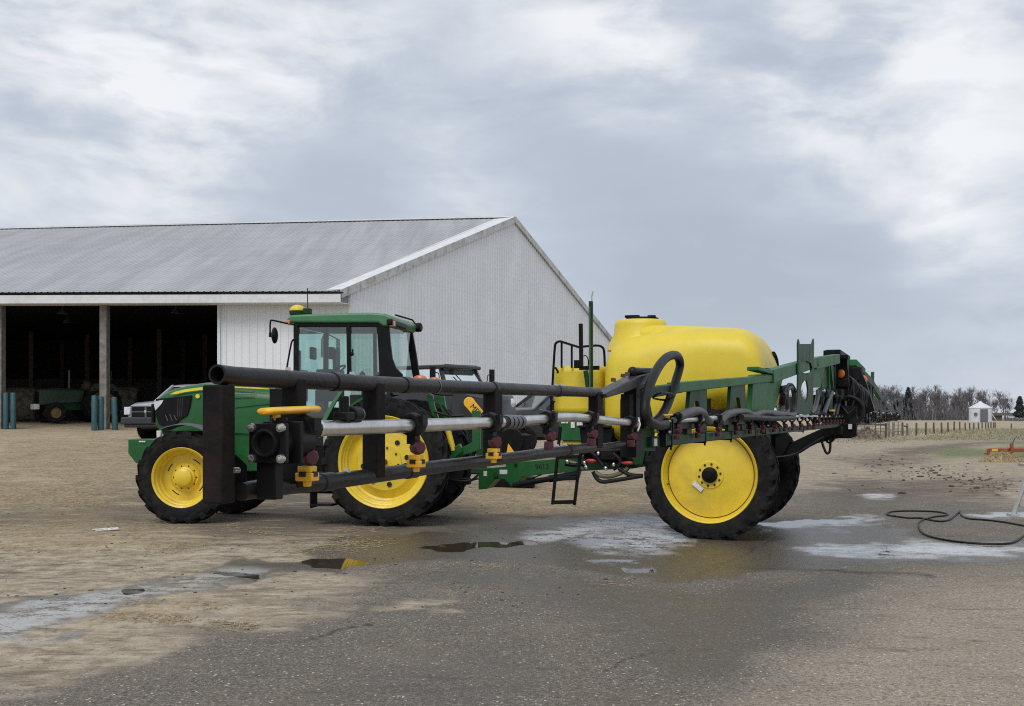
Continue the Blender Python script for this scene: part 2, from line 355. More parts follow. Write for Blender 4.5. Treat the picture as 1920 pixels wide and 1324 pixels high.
# ---------------------------------------------------------------- ground sheet with material zones
def vnoise(x, y, seed, octv=4):
    rs = np.random.RandomState(seed); tot = np.zeros_like(x); amp = 1.0; s = 0
    for o in range(octv):
        lat = rs.rand(256, 256); xi = np.floor(x).astype(int); yi = np.floor(y).astype(int); fx = x-xi; fy = y-yi
        fx = fx*fx*(3-2*fx); fy = fy*fy*(3-2*fy); q = lambda a, b: lat[a % 256, b % 256]
        tot += amp*(q(xi, yi)*(1-fx)*(1-fy)+q(xi+1, yi)*fx*(1-fy)+q(xi, yi+1)*(1-fx)*fy+q(xi+1, yi+1)*fx*fy)
        s += amp; amp *= 0.5; x = x*2.03+11.3; y = y*2.03+5.7
    return tot/s
def build_ground():
    Ys = [4.0]
    while Ys[-1] < 150: Ys.append(Ys[-1]*1.0105)
    while Ys[-1] < 2500: Ys.append(Ys[-1]*1.05)
    Ys = np.array(Ys); rt = np.concatenate([np.linspace(-1.6, -.5, 22)[:-1], np.linspace(-.5, .5, 620), np.linspace(.5, 1.6, 22)[1:]])
    YY, RR = np.meshgrid(Ys, rt, indexing='ij'); XX = RR*YY; ZZ = ground_z(XX, YY)
    PX = CX+F*RR; PY = HY+F*(H-ZZ)/YY
    n0 = vnoise(XX*.9+50, YY*.9+50, 1); n1 = vnoise(XX*.35+90, YY*.35+20, 2); n2 = vnoise(XX*2.6+10, YY*2.6+70, 3); n3 = vnoise(XX*3.5+40, YY*1.1+7, 5)
    ZZ = ZZ+np.where(YY < 120, (n1-.5)*.0, 0)
    ax = np.maximum(PY-HY, 4)
    wx = PX+(n0-.5)*95+(n2-.5)*60; wy = PY+((n1-.5)*.16+(n2-.5)*.13)*ax
    def poly(pts, fe=6.0, sx=0.35, wob=1.0):
        P = np.array(pts, float); X = PX+(wx-PX)*wob; Y_ = PY+(wy-PY)*wob
        ins = np.zeros(X.shape, bool); dm = np.full(X.shape, 1e9); m = len(P)
        for i in range(m):
            a, b = P[i], P[(i+1) % m]
            c = ((a[1] > Y_) != (b[1] > Y_)) & (X < (b[0]-a[0])*(Y_-a[1])/(b[1]-a[1]+1e-9)+a[0]); ins ^= c
            ux, uy = (b[0]-a[0])*sx, b[1]-a[1]; L2 = ux*ux+uy*uy+1e-9
            t = np.clip(((X-a[0])*sx*ux+(Y_-a[1])*uy)/L2, 0, 1)
            dm = np.minimum(dm, np.hypot((X-a[0])*sx-t*ux, (Y_-a[1])-t*uy))
        sd_ = np.where(ins, dm, -dm); return sstep(sd_/fe*.5+.5)
    # asphalt apron (worn, dark) with the sandy tongue left bare
    asph = poly([(-900, 1420), (-200, 1330), (0, 1292), (190, 1262), (380, 1200), (560, 1165), (690, 1115), (700, 1085), (560, 1068), (500, 1050), (610, 1022), (700, 985), (900, 962), (1180, 960), (1400, 935), (1600, 905), (1920, 950), (2900, 1000), (2900, 1700), (-900, 1700)], 46)
    asph = np.clip(asph-.75*poly([(690, 1150), (760, 1125), (850, 1118), (870, 1135), (800, 1150), (700, 1160)], 10)-.55*poly([(955, 1080), (1000, 1076), (1010, 1086), (960, 1090)], 6), 0, 1)
    tanr = poly([(1250, 1400), (1480, 1230), (1620, 1150), (1750, 1090), (2100, 1050), (2900, 1040), (2900, 1700), (1100, 1700)], 55)      # lighter brownish aggregate
    # wet film
    wet = np.maximum.reduce([
        poly([(-300, 1140), (0, 1128), (90, 1110), (250, 1105), (350, 1085), (400, 1048), (560, 1042), (640, 1060), (500, 1080), (460, 1105), (330, 1130), (200, 1162), (60, 1200), (-20, 1215), (-300, 1280)], 10),
        poly([(560, 1020), (700, 990), (880, 985), (1000, 970), (1180, 962), (1230, 968), (1300, 1005), (1420, 975), (1560, 962), (1700, 985), (1760, 1010), (1920, 1005), (2200, 1010), (2200, 1060), (1700, 1055), (1500, 1062), (1400, 1085), (1250, 1085), (1080, 1068), (900, 1050), (700, 1050), (560, 1050)], 16),
        .8*poly([(1800, 965), (2000, 955), (2000, 975), (1830, 975)], 6)])
    wet2 = np.maximum(.62*poly([(560, 1080), (900, 1050), (1300, 1090), (1750, 1060), (1640, 1120), (1500, 1190), (1380, 1270), (1240, 1290), (1150, 1200), (900, 1120)], 36), .5*poly([(430, 1340), (700, 1180), (1000, 1140), (1150, 1250), (1000, 1340)], 60))
    # standing water
    pud = np.maximum.reduce([
        poly([(540, 1050), (580, 1046), (640, 1046), (695, 1050), (680, 1058), (640, 1062), (580, 1060)], 4, wob=.4),
        poly([(770, 1028), (800, 1022), (880, 1018), (990, 1012), (1010, 1018), (930, 1026), (820, 1030)], 4, wob=.4),
        poly([(1060, 1013), (1120, 1008), (1180, 1010), (1170, 1018), (1090, 1020)], 3, wob=.4),
        poly([(385, 1076), (430, 1072), (475, 1080), (480, 1092), (440, 1088)], 3, wob=.6), poly([(228, 1108), (275, 1108), (278, 1114), (238, 1116)], 2.5, wob=.4),
        poly([(1090, 1046), (1190, 1050), (1195, 1054), (1120, 1053)], 2.5, wob=.4), poly([(1160, 1062), (1220, 1060), (1220, 1068), (1170, 1069)], 3, wob=.4),
        poly([(1420, 985), (1500, 968), (1620, 966), (1600, 976), (1500, 990)], 4, wob=.6),
        poly([(1800, 966), (1880, 962), (1980, 962), (1980, 972), (1850, 972)], 3, wob=.4),
        poly([(1480, 1026), (1600, 1022), (1720, 1014), (1920, 1022), (2100, 1024), (2100, 1036), (1900, 1034), (1800, 1040), (1650, 1040), (1540, 1034)], 5, wob=.5)])
    gray = np.maximum.reduce([                                                # pale residue, plus wet sheen and reflections painted as pale colour
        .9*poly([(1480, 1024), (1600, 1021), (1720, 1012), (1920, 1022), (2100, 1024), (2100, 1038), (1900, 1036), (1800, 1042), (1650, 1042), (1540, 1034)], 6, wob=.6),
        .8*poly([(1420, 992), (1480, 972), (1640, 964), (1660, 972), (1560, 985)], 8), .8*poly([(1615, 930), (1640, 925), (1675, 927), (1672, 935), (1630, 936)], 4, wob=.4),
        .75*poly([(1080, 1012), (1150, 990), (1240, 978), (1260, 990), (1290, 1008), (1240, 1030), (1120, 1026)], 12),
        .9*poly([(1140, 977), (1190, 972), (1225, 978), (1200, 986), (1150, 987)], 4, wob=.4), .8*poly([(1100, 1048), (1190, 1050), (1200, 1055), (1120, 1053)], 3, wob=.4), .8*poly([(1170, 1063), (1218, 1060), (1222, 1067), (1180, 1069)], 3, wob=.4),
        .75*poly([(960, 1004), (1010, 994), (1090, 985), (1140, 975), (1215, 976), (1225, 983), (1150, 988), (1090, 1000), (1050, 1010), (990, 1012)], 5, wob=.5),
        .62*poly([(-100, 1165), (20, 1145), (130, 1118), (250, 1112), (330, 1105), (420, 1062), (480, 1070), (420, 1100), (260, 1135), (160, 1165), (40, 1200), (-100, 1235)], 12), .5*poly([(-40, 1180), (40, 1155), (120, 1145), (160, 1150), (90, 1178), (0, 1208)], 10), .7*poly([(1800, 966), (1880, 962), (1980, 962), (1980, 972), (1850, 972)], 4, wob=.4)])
    straw = np.maximum.reduce([
        .9*poly([(-400, 795), (300, 790), (320, 880), (200, 960), (-400, 960)], 30), .85*poly([(850, 905), (1210, 895), (1210, 960), (1000, 965), (860, 950)], 20),
        .55*poly([(520, 1035), (640, 1022), (690, 1010), (600, 1040), (540, 1052)], 12), .75*poly([(130, 1150), (300, 1130), (440, 1135), (330, 1160), (160, 1185)], 15),
        .8*poly([(-100, 985), (130, 970), (340, 985), (360, 1015), (180, 1030), (-100, 1030)], 20)])*np.clip(.35+1.5*n3, 0, 1)
    gr = np.maximum.reduce([
        .95*poly([(1740, 846), (1790, 839), (1850, 842), (1930, 835), (2300, 830), (2300, 862), (1925, 862), (1880, 856), (1760, 858)], 5, wob=.5),
        .55*poly([(1660, 824), (1750, 818), (1920, 806), (2400, 806), (2400, 826), (1760, 826)], 6, wob=.5), .7*poly([(1820, 829), (1950, 826), (2400, 824), (2400, 833), (1900, 834)], 3, wob=.4)])
    field = poly([(1570, 700), (4600, 700), (4600, 815), (1920, 812), (1750, 824), (1600, 822), (1570, 815)], 4, wob=.4)
    field = np.maximum(field, sstep((YY-95)/25)*(PX < 1570))
    soil = np.maximum.reduce([.8*poly([(1660, 846), (1740, 836), (1830, 829), (1920, 827), (1830, 835), (1750, 848), (1690, 855)], 5, wob=.7),
        .8*poly([(560, 1010), (690, 998), (900, 1002), (880, 1022), (640, 1025)], 8), .85*poly([(250, 940), (430, 965), (900, 975), (890, 995), (400, 1000), (230, 990)], 20),
        .85*poly([(860, 945), (1200, 950), (1230, 970), (900, 975)], 14), .75*poly([(1560, 905), (1900, 900), (1880, 930), (1560, 935)], 14), .6*poly([(1560, 860), (1700, 850), (1760, 862), (1640, 880)], 10), .55*poly([(0, 830), (400, 830), (600, 900), (300, 930), (0, 900)], 20), .8*poly([(-200, 905), (260, 890), (620, 900), (900, 900), (1210, 905), (1250, 975), (900, 1000), (500, 1005), (-200, 1000)], 30), .6*poly([(640, 965), (900, 955), (1240, 945), (1240, 975), (900, 985), (640, 990)], 16)])
    crack = np.zeros_like(PX)
    for pl in ([(1290, 1090), (1330, 1070), (1372, 1052), (1400, 1036), (1432, 1018), (1460, 1008)], [(1360, 1062), (1480, 1066), (1600, 1072), (1750, 1080)], [(1130, 1260), (1180, 1235), (1260, 1215)], [(560, 1205), (640, 1180), (700, 1172)]):
        for a, b in zip(pl[:-1], pl[1:]):
            ux, uy = b[0]-a[0], b[1]-a[1]; X = PX+(n2-.5)*22; Y_ = PY+(n2-.5)*9
            t = np.clip(((X-a[0])*ux+(Y_-a[1])*uy)/(ux*ux+uy*uy), 0, 1); dd_ = np.hypot(X-a[0]-t*ux, (Y_-a[1]-t*uy)*1.4)
            crack = np.maximum(crack, np.clip(1.15-dd_/3.2, 0, 1)*np.clip(n3*2.2-.2, .25, 1))
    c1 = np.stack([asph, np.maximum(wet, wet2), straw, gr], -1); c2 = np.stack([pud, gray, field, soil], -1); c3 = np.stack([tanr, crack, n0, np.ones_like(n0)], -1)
    nr, nc = YY.shape; V = np.stack([XX, YY, ZZ], -1).reshape(-1, 3); idx = np.arange(nr*nc).reshape(nr, nc)
    Fq = np.stack([idx[:-1, :-1], idx[:-1, 1:], idx[1:, 1:], idx[1:, :-1]], -1).reshape(-1, 4)
    nv = len(V); V = np.concatenate([V, [(-3000, -3000, -.08), (3000, -3000, -.08), (3000, 3000, -.08), (-3000, 3000, -.08)]])
    Fq = np.concatenate([Fq, [[nv, nv+1, nv+2, nv+3]]])
    me = bpy.data.meshes.new('ground'); me.vertices.add(len(V)); me.vertices.foreach_set('co', V.ravel())
    me.loops.add(Fq.size); me.loops.foreach_set('vertex_index', Fq.ravel().astype(np.int32)); me.polygons.add(len(Fq))
    me.polygons.foreach_set('loop_start', np.arange(0, Fq.size, 4, dtype=np.int32)); me.update(calc_edges=True)
    for nm, c in (('zone_a', c1), ('zone_b', c2), ('zone_c', c3)):
        at = me.color_attributes.new(nm, 'FLOAT_COLOR', 'POINT'); cc = np.concatenate([c.reshape(-1, 4), np.zeros((4, 4))]).astype(np.float32); at.data.foreach_set('color', cc.ravel())
    me.polygons.foreach_set('use_smooth', np.ones(len(Fq), bool))
    o = bpy.data.objects.new('ground', me); COL.objects.link(o); o['kind'] = 'structure'
    m = bpy.data.materials.new('farmyard_ground'); m.use_nodes = True; t = m.node_tree; q = NG(t); p = t.nodes['Principled BSDF']; me.materials.append(m)
    P = q.n('ShaderNodeTexCoord').outputs['Object']
    def att(nm):
        a = q.n('ShaderNodeVertexColor', layer_name=nm); sp = q.n('ShaderNodeSeparateColor', ins={0: a.outputs[0]}); return sp.outputs[0], sp.outputs[1], sp.outputs[2], a.outputs[1]
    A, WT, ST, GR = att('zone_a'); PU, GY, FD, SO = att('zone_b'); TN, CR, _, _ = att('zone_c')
    nA = q.noise(P, 0.8, 6, .6); nB = q.noise(P, 5.0, 7, .65); nC = q.noise(P, 30.0, 4, .7); nD = q.noise(P, 75.0, 3, .7)
    mp = q.n('ShaderNodeMapping', ins={0: P}); mp.inputs['Scale'].default_value = (0.5, 1.4, 1.0)
    nS = q.noise(mp.outputs[0], 1.6, 7, .7, .6)
    dirt = q.mix(q.rng(nB, .3, .72), (0.27, 0.222, 0.163, 1), (0.52, 0.455, 0.365, 1))
    dirt = q.mix(q.math('MULTIPLY', q.rng(nS, .48, .68), .65), dirt, (0.145, 0.112, 0.078, 1))
    dirt = q.mix(q.math('MULTIPLY', q.rng(nC, .50, .70), .55), dirt, (0.12, 0.10, 0.08, 1))
    asp = q.mix(q.rng(nC, .3, .7), (0.068, 0.060, 0.052, 1), (0.215, 0.192, 0.165, 1))
    aspt = q.mix(q.rng(nC, .3, .7), (0.180, 0.155, 0.124, 1), (0.45, 0.40, 0.33, 1))
    asp = q.mix(q.math('MULTIPLY', TN, q.rng(nA, .25, .55, .7, 1.0)), asp, aspt)
    asp = q.mix(q.math('MULTIPLY', q.rng(nA, .45, .75), .45), asp, (0.215, 0.178, 0.135, 1))
    asp = q.mix(q.math('MULTIPLY', q.rng(nS, .55, .72), .35), asp, (0.075, 0.070, 0.066, 1))
    vo = q.n('ShaderNodeTexVoronoi', ins={'Vector': P, 'Scale': 34.0}); hs = q.n('ShaderNodeSeparateColor', ins={0: vo.outputs['Color']})
    spk = q.math('MULTIPLY', q.math('LESS_THAN', vo.outputs['Distance'], 0.30), q.math('GREATER_THAN', hs.outputs[0], 0.86))
    vo2 = q.n('ShaderNodeTexVoronoi', ins={'Vector': P, 'Scale': 62.0}); hs2 = q.n('ShaderNodeSeparateColor', ins={0: vo2.outputs['Color']})
    spk2 = q.math('MULTIPLY', q.math('LESS_THAN', vo2.outputs['Distance'], 0.36), q.math('GREATER_THAN', hs2.outputs[0], 0.72))
    asp = q.mix(q.math('MULTIPLY', spk2, .6), asp, (0.48, 0.45, 0.40, 1)); asp = q.mix(q.math('MULTIPLY', spk, q.math('ADD', .35, q.math('MULTIPLY', hs.outputs[2], .6))), asp, (0.72, 0.69, 0.63, 1))
    spk3 = q.math('MULTIPLY', q.math('LESS_THAN', vo.outputs['Distance'], 0.32), q.math('LESS_THAN', hs.outputs[1], 0.10))
    edge = q.rng(q.math('ADD', A, q.math('ADD', q.math('MULTIPLY', q.math('SUBTRACT', nB, .5), 1.1), q.math('MULTIPLY', q.math('SUBTRACT', nS, .5), .7))), .22, .78)
    ml = q.n('ShaderNodeMapping', ins={0: P}); ml.inputs['Scale'].default_value = (0.9, 2.6, 1.0); ml.inputs['Location'].default_value = (3.3, 8.1, 0)
    nL = q.noise(ml.outputs[0], 1.5, 9, .72, .5)
    dirt = q.mix(q.math('MULTIPLY', q.rng(q.math('ADD', nL, q.math('MULTIPLY', SO, .17)), .53, .63), .68), dirt, (0.122, 0.093, 0.065, 1))
    dirt = q.mix(q.math('MULTIPLY', q.rng(nL, .46, .36), .45), dirt, (0.56, 0.50, 0.41, 1))
    asp = q.mix(q.math('MULTIPLY', q.rng(nL, .54, .66), .45), asp, (0.060, 0.052, 0.045, 1))
    c = q.mix(edge, dirt, asp); c = q.mix(q.math('MULTIPLY', CR, .85), c, (0.022, 0.019, 0.016, 1))
    mg = q.noise(P, 11.0, 5, .75); c = q.mix(q.math('MULTIPLY', q.rng(mg, .54, .70), .55), c, (0.055, 0.046, 0.038, 1)); c = q.mix(q.math('MULTIPLY', q.rng(mg, .46, .28), .30), c, (0.46, 0.41, 0.33, 1))
    tx = q.noise(P, 120.0, 2, .8); c = q.mix(.55, c, q.ramp(tx, ((.34, (.25, .25, .25)), (.5, (1, 1, 1)), (.66, (1.0, 1.0, 1.0)))), 'MULTIPLY')
    c = q.mix(q.math('MULTIPLY', spk3, .6), c, (0.05, 0.045, 0.04, 1))
    soil_f = q.math('MULTIPLY', SO, q.rng(q.math('ADD', q.math('MULTIPLY', nS, .6), q.math('MULTIPLY', nB, .4)), .36, .54)); c = q.mix(soil_f, c, (0.10, 0.080, 0.062, 1))
    ms = q.n('ShaderNodeMapping', ins={0: P}); ms.inputs['Scale'].default_value = (14, 45, 10); ms.inputs['Rotation'].default_value = (0, 0, .5)
    ns = q.noise(ms.outputs[0], 1.0, 3, .6, .8)
    c = q.mix(q.math('MULTIPLY', ST, q.rng(ns, .42, .62)), c, (0.47, 0.375, 0.21, 1))
    fld = q.mix(q.rng(q.noise(P, .25, 7, .7), .35, .65), (0.24, 0.195, 0.13, 1), (0.46, 0.395, 0.29, 1))
    fld = q.mix(q.math('MULTIPLY', q.rng(nA, .5, .7), .4), fld, (0.19, 0.175, 0.12, 1)); c = q.mix(FD, c, fld)
    grs = q.mix(q.rng(nB, .3, .7), (0.075, 0.105, 0.038, 1), (0.19, 0.205, 0.09, 1)); c = q.mix(q.math('MULTIPLY', GR, q.rng(nA, .2, .5, .5, 1)), c, grs)
    wf = q.rng(q.math('ADD', WT, q.math('MULTIPLY', q.math('SUBTRACT', nB, .5), .7)), .3, .75)
    c = q.mix(q.math('MULTIPLY', wf, .68), c, (0.052, 0.044, 0.036, 1))
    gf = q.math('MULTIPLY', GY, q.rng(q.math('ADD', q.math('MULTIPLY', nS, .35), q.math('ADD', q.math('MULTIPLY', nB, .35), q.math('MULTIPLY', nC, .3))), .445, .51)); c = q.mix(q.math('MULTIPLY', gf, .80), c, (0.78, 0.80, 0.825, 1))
    pf = q.rng(q.math('ADD', PU, q.math('MULTIPLY', q.math('SUBTRACT', nB, .5), .35)), .45, .6)
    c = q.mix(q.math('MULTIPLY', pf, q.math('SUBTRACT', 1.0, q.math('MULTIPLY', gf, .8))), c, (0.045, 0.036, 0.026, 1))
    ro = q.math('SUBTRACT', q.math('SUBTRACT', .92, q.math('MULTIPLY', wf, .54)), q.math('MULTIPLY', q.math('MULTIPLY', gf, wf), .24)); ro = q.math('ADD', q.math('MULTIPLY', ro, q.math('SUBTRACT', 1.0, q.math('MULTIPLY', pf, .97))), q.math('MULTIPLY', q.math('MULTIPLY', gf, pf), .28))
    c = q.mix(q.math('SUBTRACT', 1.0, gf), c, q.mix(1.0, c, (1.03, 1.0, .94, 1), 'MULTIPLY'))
    q.set(p.inputs['Base Color'], c); q.set(p.inputs['Roughness'], ro); p.inputs['Specular IOR Level'].default_value = .45
    hgt = q.math('ADD', q.math('MULTIPLY', nB, 1.6), q.math('ADD', q.math('MULTIPLY', nC, .7), q.math('MULTIPLY', nD, .35)))
    bs = q.math('MULTIPLY', .75, q.math('SUBTRACT', 1.0, q.math('MAXIMUM', pf, q.math('MULTIPLY', wf, .45))))
    b = q.n('ShaderNodeBump', ins={'Strength': bs, 'Distance': 0.02, 'Height': hgt}); q.set(p.inputs['Normal'], b.outputs[0])
    return o
build_ground()

# ================================================================ BARN
def at(px, py, Y): return Vector(((px-CX)/F*Y, Y, H-(py-HY)/F*Y))
def build_barn():
    root = thing('pole_barn', 'long white steel pole barn with grey corrugated roof and open dark bays', 'barn', (0, 0, 0))
    c = Vector((-6.0, 43.4)); gd = Vector((math.sin(R(22.2)), math.cos(R(22.2))))          # gable direction
    zb = 0.35
    apex = c+gd*16.1; farc = c+gd*32.3
    ze = H+(HY-545)/F*43.4; zr = H+(HY-414)/F*apex.y*1.0                                   # wall top at the eave, ridge height
    fd = Vector((-1, 0.035)).normalized(); rd = Vector((-27.1, 3.6)).normalized()           # along the front wall / along the ridge
    def corr(a, b, zbot, ztop, rib=0.29, dep=0.030, nrm=None):
        """vertical ribbed sheeting between plan points a and b, ztop a function of 0..1"""
        L = (b-a).length; u = (b-a)/L; n = nrm; pts = []; s = 0.0
        while s < L:
            for ds, h in ((0, 0), (rib*.62, 0), (rib*.72, dep), (rib*.90, dep)):
                if s+ds < L: pts.append((s+ds, h))
            s += rib
        pts.append((L, 0)); m = MB(); vs = []; fs = []
        for (q_, h) in pts:
            p2 = a+u*q_+n*h; vs += [(p2.x, p2.y, zbot), (p2.x, p2.y, ztop(q_/L))]
        for i in range(len(pts)-1): fs.append((2*i, 2*i+2, 2*i+3, 2*i+1))
        return m.add(vs, fs)
    slope = (zr-ze)/16.1
    gn = Vector((gd.y, -gd.x))                                                              # gable outward normal
    corr(c, farc, zb, lambda t: ze+slope*min(t*32.3, (1-t)*32.3)-0.02, nrm=gn).build('gable_wall', 'siding', root, ang=20)
    fn = Vector((-fd.y, fd.x)); fn = fn if fn.y < 0 else -fn
    wl = c+fd*((656-410)/F*43.6)
    corr(wl, c, zb, lambda t: ze-0.02, nrm=fn).build('front_wall', 'siding', root, ang=20)
    m = MB(); m.box((c.x+.0, c.y-.02, (zb+ze)/2), (.10, .10, ze-zb)); m.build('corner_trim', 'trim', root)
    m = MB(); m.box((wl.x, wl.y-.03, (zb+ze)/2), (.10, .14, ze-zb)); m.build('corner_trim', 'trim', root)
    # roof planes with ribs running down the slope
    ov, og = 0.75, 0.06
    def roofside(sgn, name):
        e0 = c+gn*og-gd*ov if sgn > 0 else farc+gn*og+gd*ov
        r0 = apex+gn*og; Lr = 44.0; m = MB(); vs = []; fs = []; s = 0.0; pts = []
        while s < Lr:
            for ds, h in ((0, 0), (.17, 0), (.19, .018), (.23, .018)): pts.append((s+ds, h))
            s += .25
        zeo = ze-slope*ov+.02
        for (q_, h) in pts:
            e = e0+fd*q_*.965; r_ = r0+rd*q_; vs += [(e.x, e.y, zeo+.12+h), (r_.x, r_.y, zr+.14+h)]
        for i in range(len(pts)-1): fs.append((2*i, 2*i+2, 2*i+3, 2*i+1))
        m.add(vs, fs); o = m.build(name, 'roof', root, ang=20)
        return e0, r0, zeo
    e0, r0, zeo = roofside(1, 'roof'); e1, _, _ = roofside(-1, 'roof')
    v3 = lambda p2, z: Vector((p2.x, p2.y, z))
    m = MB(); a = v3(r0, zr+.18); b = v3(r0+rd*44, zr+.18); m.beam(a, b, .42, .07); m.build('ridge_cap', 'trim', root)
    gd3 = Vector((gd.x, gd.y, 0))
    for e, nm in ((e0, 0), (e1, 1)):
        a = v3(e+gn*.03, zeo+.03); b = v3(r0+gn*.03, zr+.05)
        m = MB(); m.beam(a, b, .06, .30); m.build('rake_trim', 'rakedirty', root)
        a2 = v3(e-gn*.50, zeo+.185); b2 = v3(r0-gn*.50, zr+.205)
        m = MB(); m.beam(a2, b2, 1.1, .02); m.build('rake_flashing', 'trim', root)
    a = v3(e0+gn*.0, zeo-.05); b = v3(e0+fd*42.5, zeo-.05)
    m = MB(); m.beam(a+Vector((0, -.03, -.09)), b+Vector((0, -.03, -.09)), .05, .30); m.build('fascia', 'trim', root)
    m = MB(); m.beam(a+Vector((.1, -.05, .115)), b+Vector((0, -.05, .118)), .07, .035); m.build('gutter', 'blackmetal', root)
    m = MB(); cc = v3(c+gn*og, zeo-.31); m.prism([v3(e0, zeo-.31), v3(e0+fd*42.5, zeo-.31), v3(c+fd*42.5, zeo-.31), v3(c+gn*og, zeo-.31)], (0, 0, .03)); m.build('soffit', 'trim', root)
    hb = MB(); hb.beam(v3(wl, ze-.28)+Vector((0, -.05, 0)), v3(c+fd*41, ze-.28)+Vector((0, -.05, 0)), .14, .34); hb.build('header_beam', 'post', root)
    # posts
    for px in (3, 201, -200, -420):
        X = (px-CX)/F*44.0; p0 = c+fd*((c.x-X)); z0 = gz(p0.x, p0.y)-.15
        m = MB(); m.beam((p0.x, p0.y, z0), (p0.x, p0.y, ze-.45), .40, .26); m.build('support_post', 'post', root, bevel=.01)
    # dark inside: back wall, end wall, ceiling lining
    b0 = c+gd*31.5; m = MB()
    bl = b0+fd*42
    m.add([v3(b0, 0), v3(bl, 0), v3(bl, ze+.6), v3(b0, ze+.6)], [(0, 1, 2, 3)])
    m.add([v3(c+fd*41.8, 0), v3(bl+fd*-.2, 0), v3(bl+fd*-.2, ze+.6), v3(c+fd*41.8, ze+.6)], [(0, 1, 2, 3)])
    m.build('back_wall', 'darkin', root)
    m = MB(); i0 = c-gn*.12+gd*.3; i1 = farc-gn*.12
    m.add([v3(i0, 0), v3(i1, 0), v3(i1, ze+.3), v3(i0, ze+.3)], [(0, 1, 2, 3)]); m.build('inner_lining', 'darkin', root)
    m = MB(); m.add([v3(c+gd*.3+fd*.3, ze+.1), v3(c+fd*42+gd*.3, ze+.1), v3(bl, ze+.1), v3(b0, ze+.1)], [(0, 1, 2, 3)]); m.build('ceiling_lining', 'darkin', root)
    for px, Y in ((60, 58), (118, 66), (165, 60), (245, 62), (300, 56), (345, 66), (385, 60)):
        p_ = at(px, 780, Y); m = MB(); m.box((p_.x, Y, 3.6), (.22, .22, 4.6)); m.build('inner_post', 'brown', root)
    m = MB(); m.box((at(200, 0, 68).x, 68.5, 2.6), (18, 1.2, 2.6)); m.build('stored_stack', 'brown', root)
    for px, py, Y in ((118, 586, 50), (330, 585, 50), (127, 603, 56)):
        p_ = at(px, py, Y); m = MB(); m.lathe([(0, .05), (.08, .10), (.25, .24), (.27, .22)], p_+Vector((0, 0, .2)), (0, 0, -1), 14); m.tube([p_+Vector((0, 0, .2)), Vector((p_.x, p_.y, ze+.1))], .02, 6); m.build('hanging_lamp', 'greyp', root)
    return c, fd, ze
BC, BFD, BZE = build_barn()
# straw bales stacked in the dark of the right bay: the low mound that shows behind the pickup
m = MB()
for px, py, w in ((225, 772, 2.2), (262, 768, 2.6), (150, 772, 1.6), (66, 770, 1.8)):
    pass
def bale(px, Y, label):
    X = (px-CX)/F*Y; z0 = gz(X, Y); m = MB()
    m.lathe([(0, 0), (0, .72), (.06, .78), (1.24, .78), (1.3, .72), (1.3, 0)], (X-.65, Y, z0+.76), (1, .15, 0), 24)
    tag(m.build('straw_bale', 'brush'), label, 'bale', 'round bales in the barn')
bale(42, 53, 'dim round straw bale behind the old tractor in the dark left bay')
bale(232, 52, 'dim round straw bale behind the silver pickup in the right bay')

# ---------------------------------------------------------------- bollards
def bollard(px, pyb, pyt, label, lean=0.0, Y=43.1):
    X = (px-CX)/F*Y; z0 = gz(X, Y)-.1; zt = H-(pyt-HY)/F*Y; r = .105
    m = MB(); h = zt-z0
    m.lathe([(0, 0), (0, r), (h-.05, r), (h-.015, r*.8), (h, 0)], (X, Y, z0), (lean, 0, 1), 16)
    tag(m.build('bollard', 'teal'), label, 'bollard', 'teal bollards guarding the barn posts')
bollard(11, 793, 736, 'teal bollard nearest the far left barn post', Y=43.6)
bollard(25, 793, 736, 'teal bollard standing just in front of the old green tractor', Y=43.6)
bollard(177, 810, 741, 'teal bollard with the barn bay behind, outermost of three by the middle post', Y=42.6)
bollard(189, 810, 743, 'teal bollard touching the left face of the middle barn post', Y=42.8)
bollard(216, 805, 744, 'teal bollard leaning on the pickup side of the middle barn post', -.03, Y=43.0)

# ================================================================ WHEELS
def tyre_mesh(Rr, W, rim, nl=20, lug=.045, lw=.07):
    h = Rr-rim; b = Rr-lug; m = MB()
    half = [(.10*W, rim-.015), (.03*W, rim+.02), (.0, rim+.35*h), (.0, rim+.55*h), (.035*W, rim+.80*h), (.10*W, b-.012), (.22*W, b-.002), (.5*W, b)]
    prof = half+[(W-y, r) for y, r in half[-2::-1]]
    m.lathe(prof, n=64)
    for i in range(nl):
        for sd_ in (0, 1):
            th = 2*math.pi*(i+.5*sd_)/nl
            st = [(-.012*W, th-.02, rim+.66*h, b-.012), (.02*W, th, b-.06, Rr-.010), (.10*W, th+.03, b-.05, Rr), (.30*W, th+.17*(.9/Rr), b-.02, Rr), (.54*W, th+.34*(.9/Rr), b-.02, Rr)]
            rings = []
            for (y, t, r0, r1) in st:
                y = y if sd_ == 0 else W-y; dt0 = lw*.62/Rr; dt1 = lw*.42/Rr
                P = lambda r, tt: (r*math.cos(tt), y, r*math.sin(tt))
                rings.append([P(r0, t-dt0), P(r0, t+dt0), P(r1, t+dt1), P(r1, t-dt1)])
            m.loft(rings)
    return m
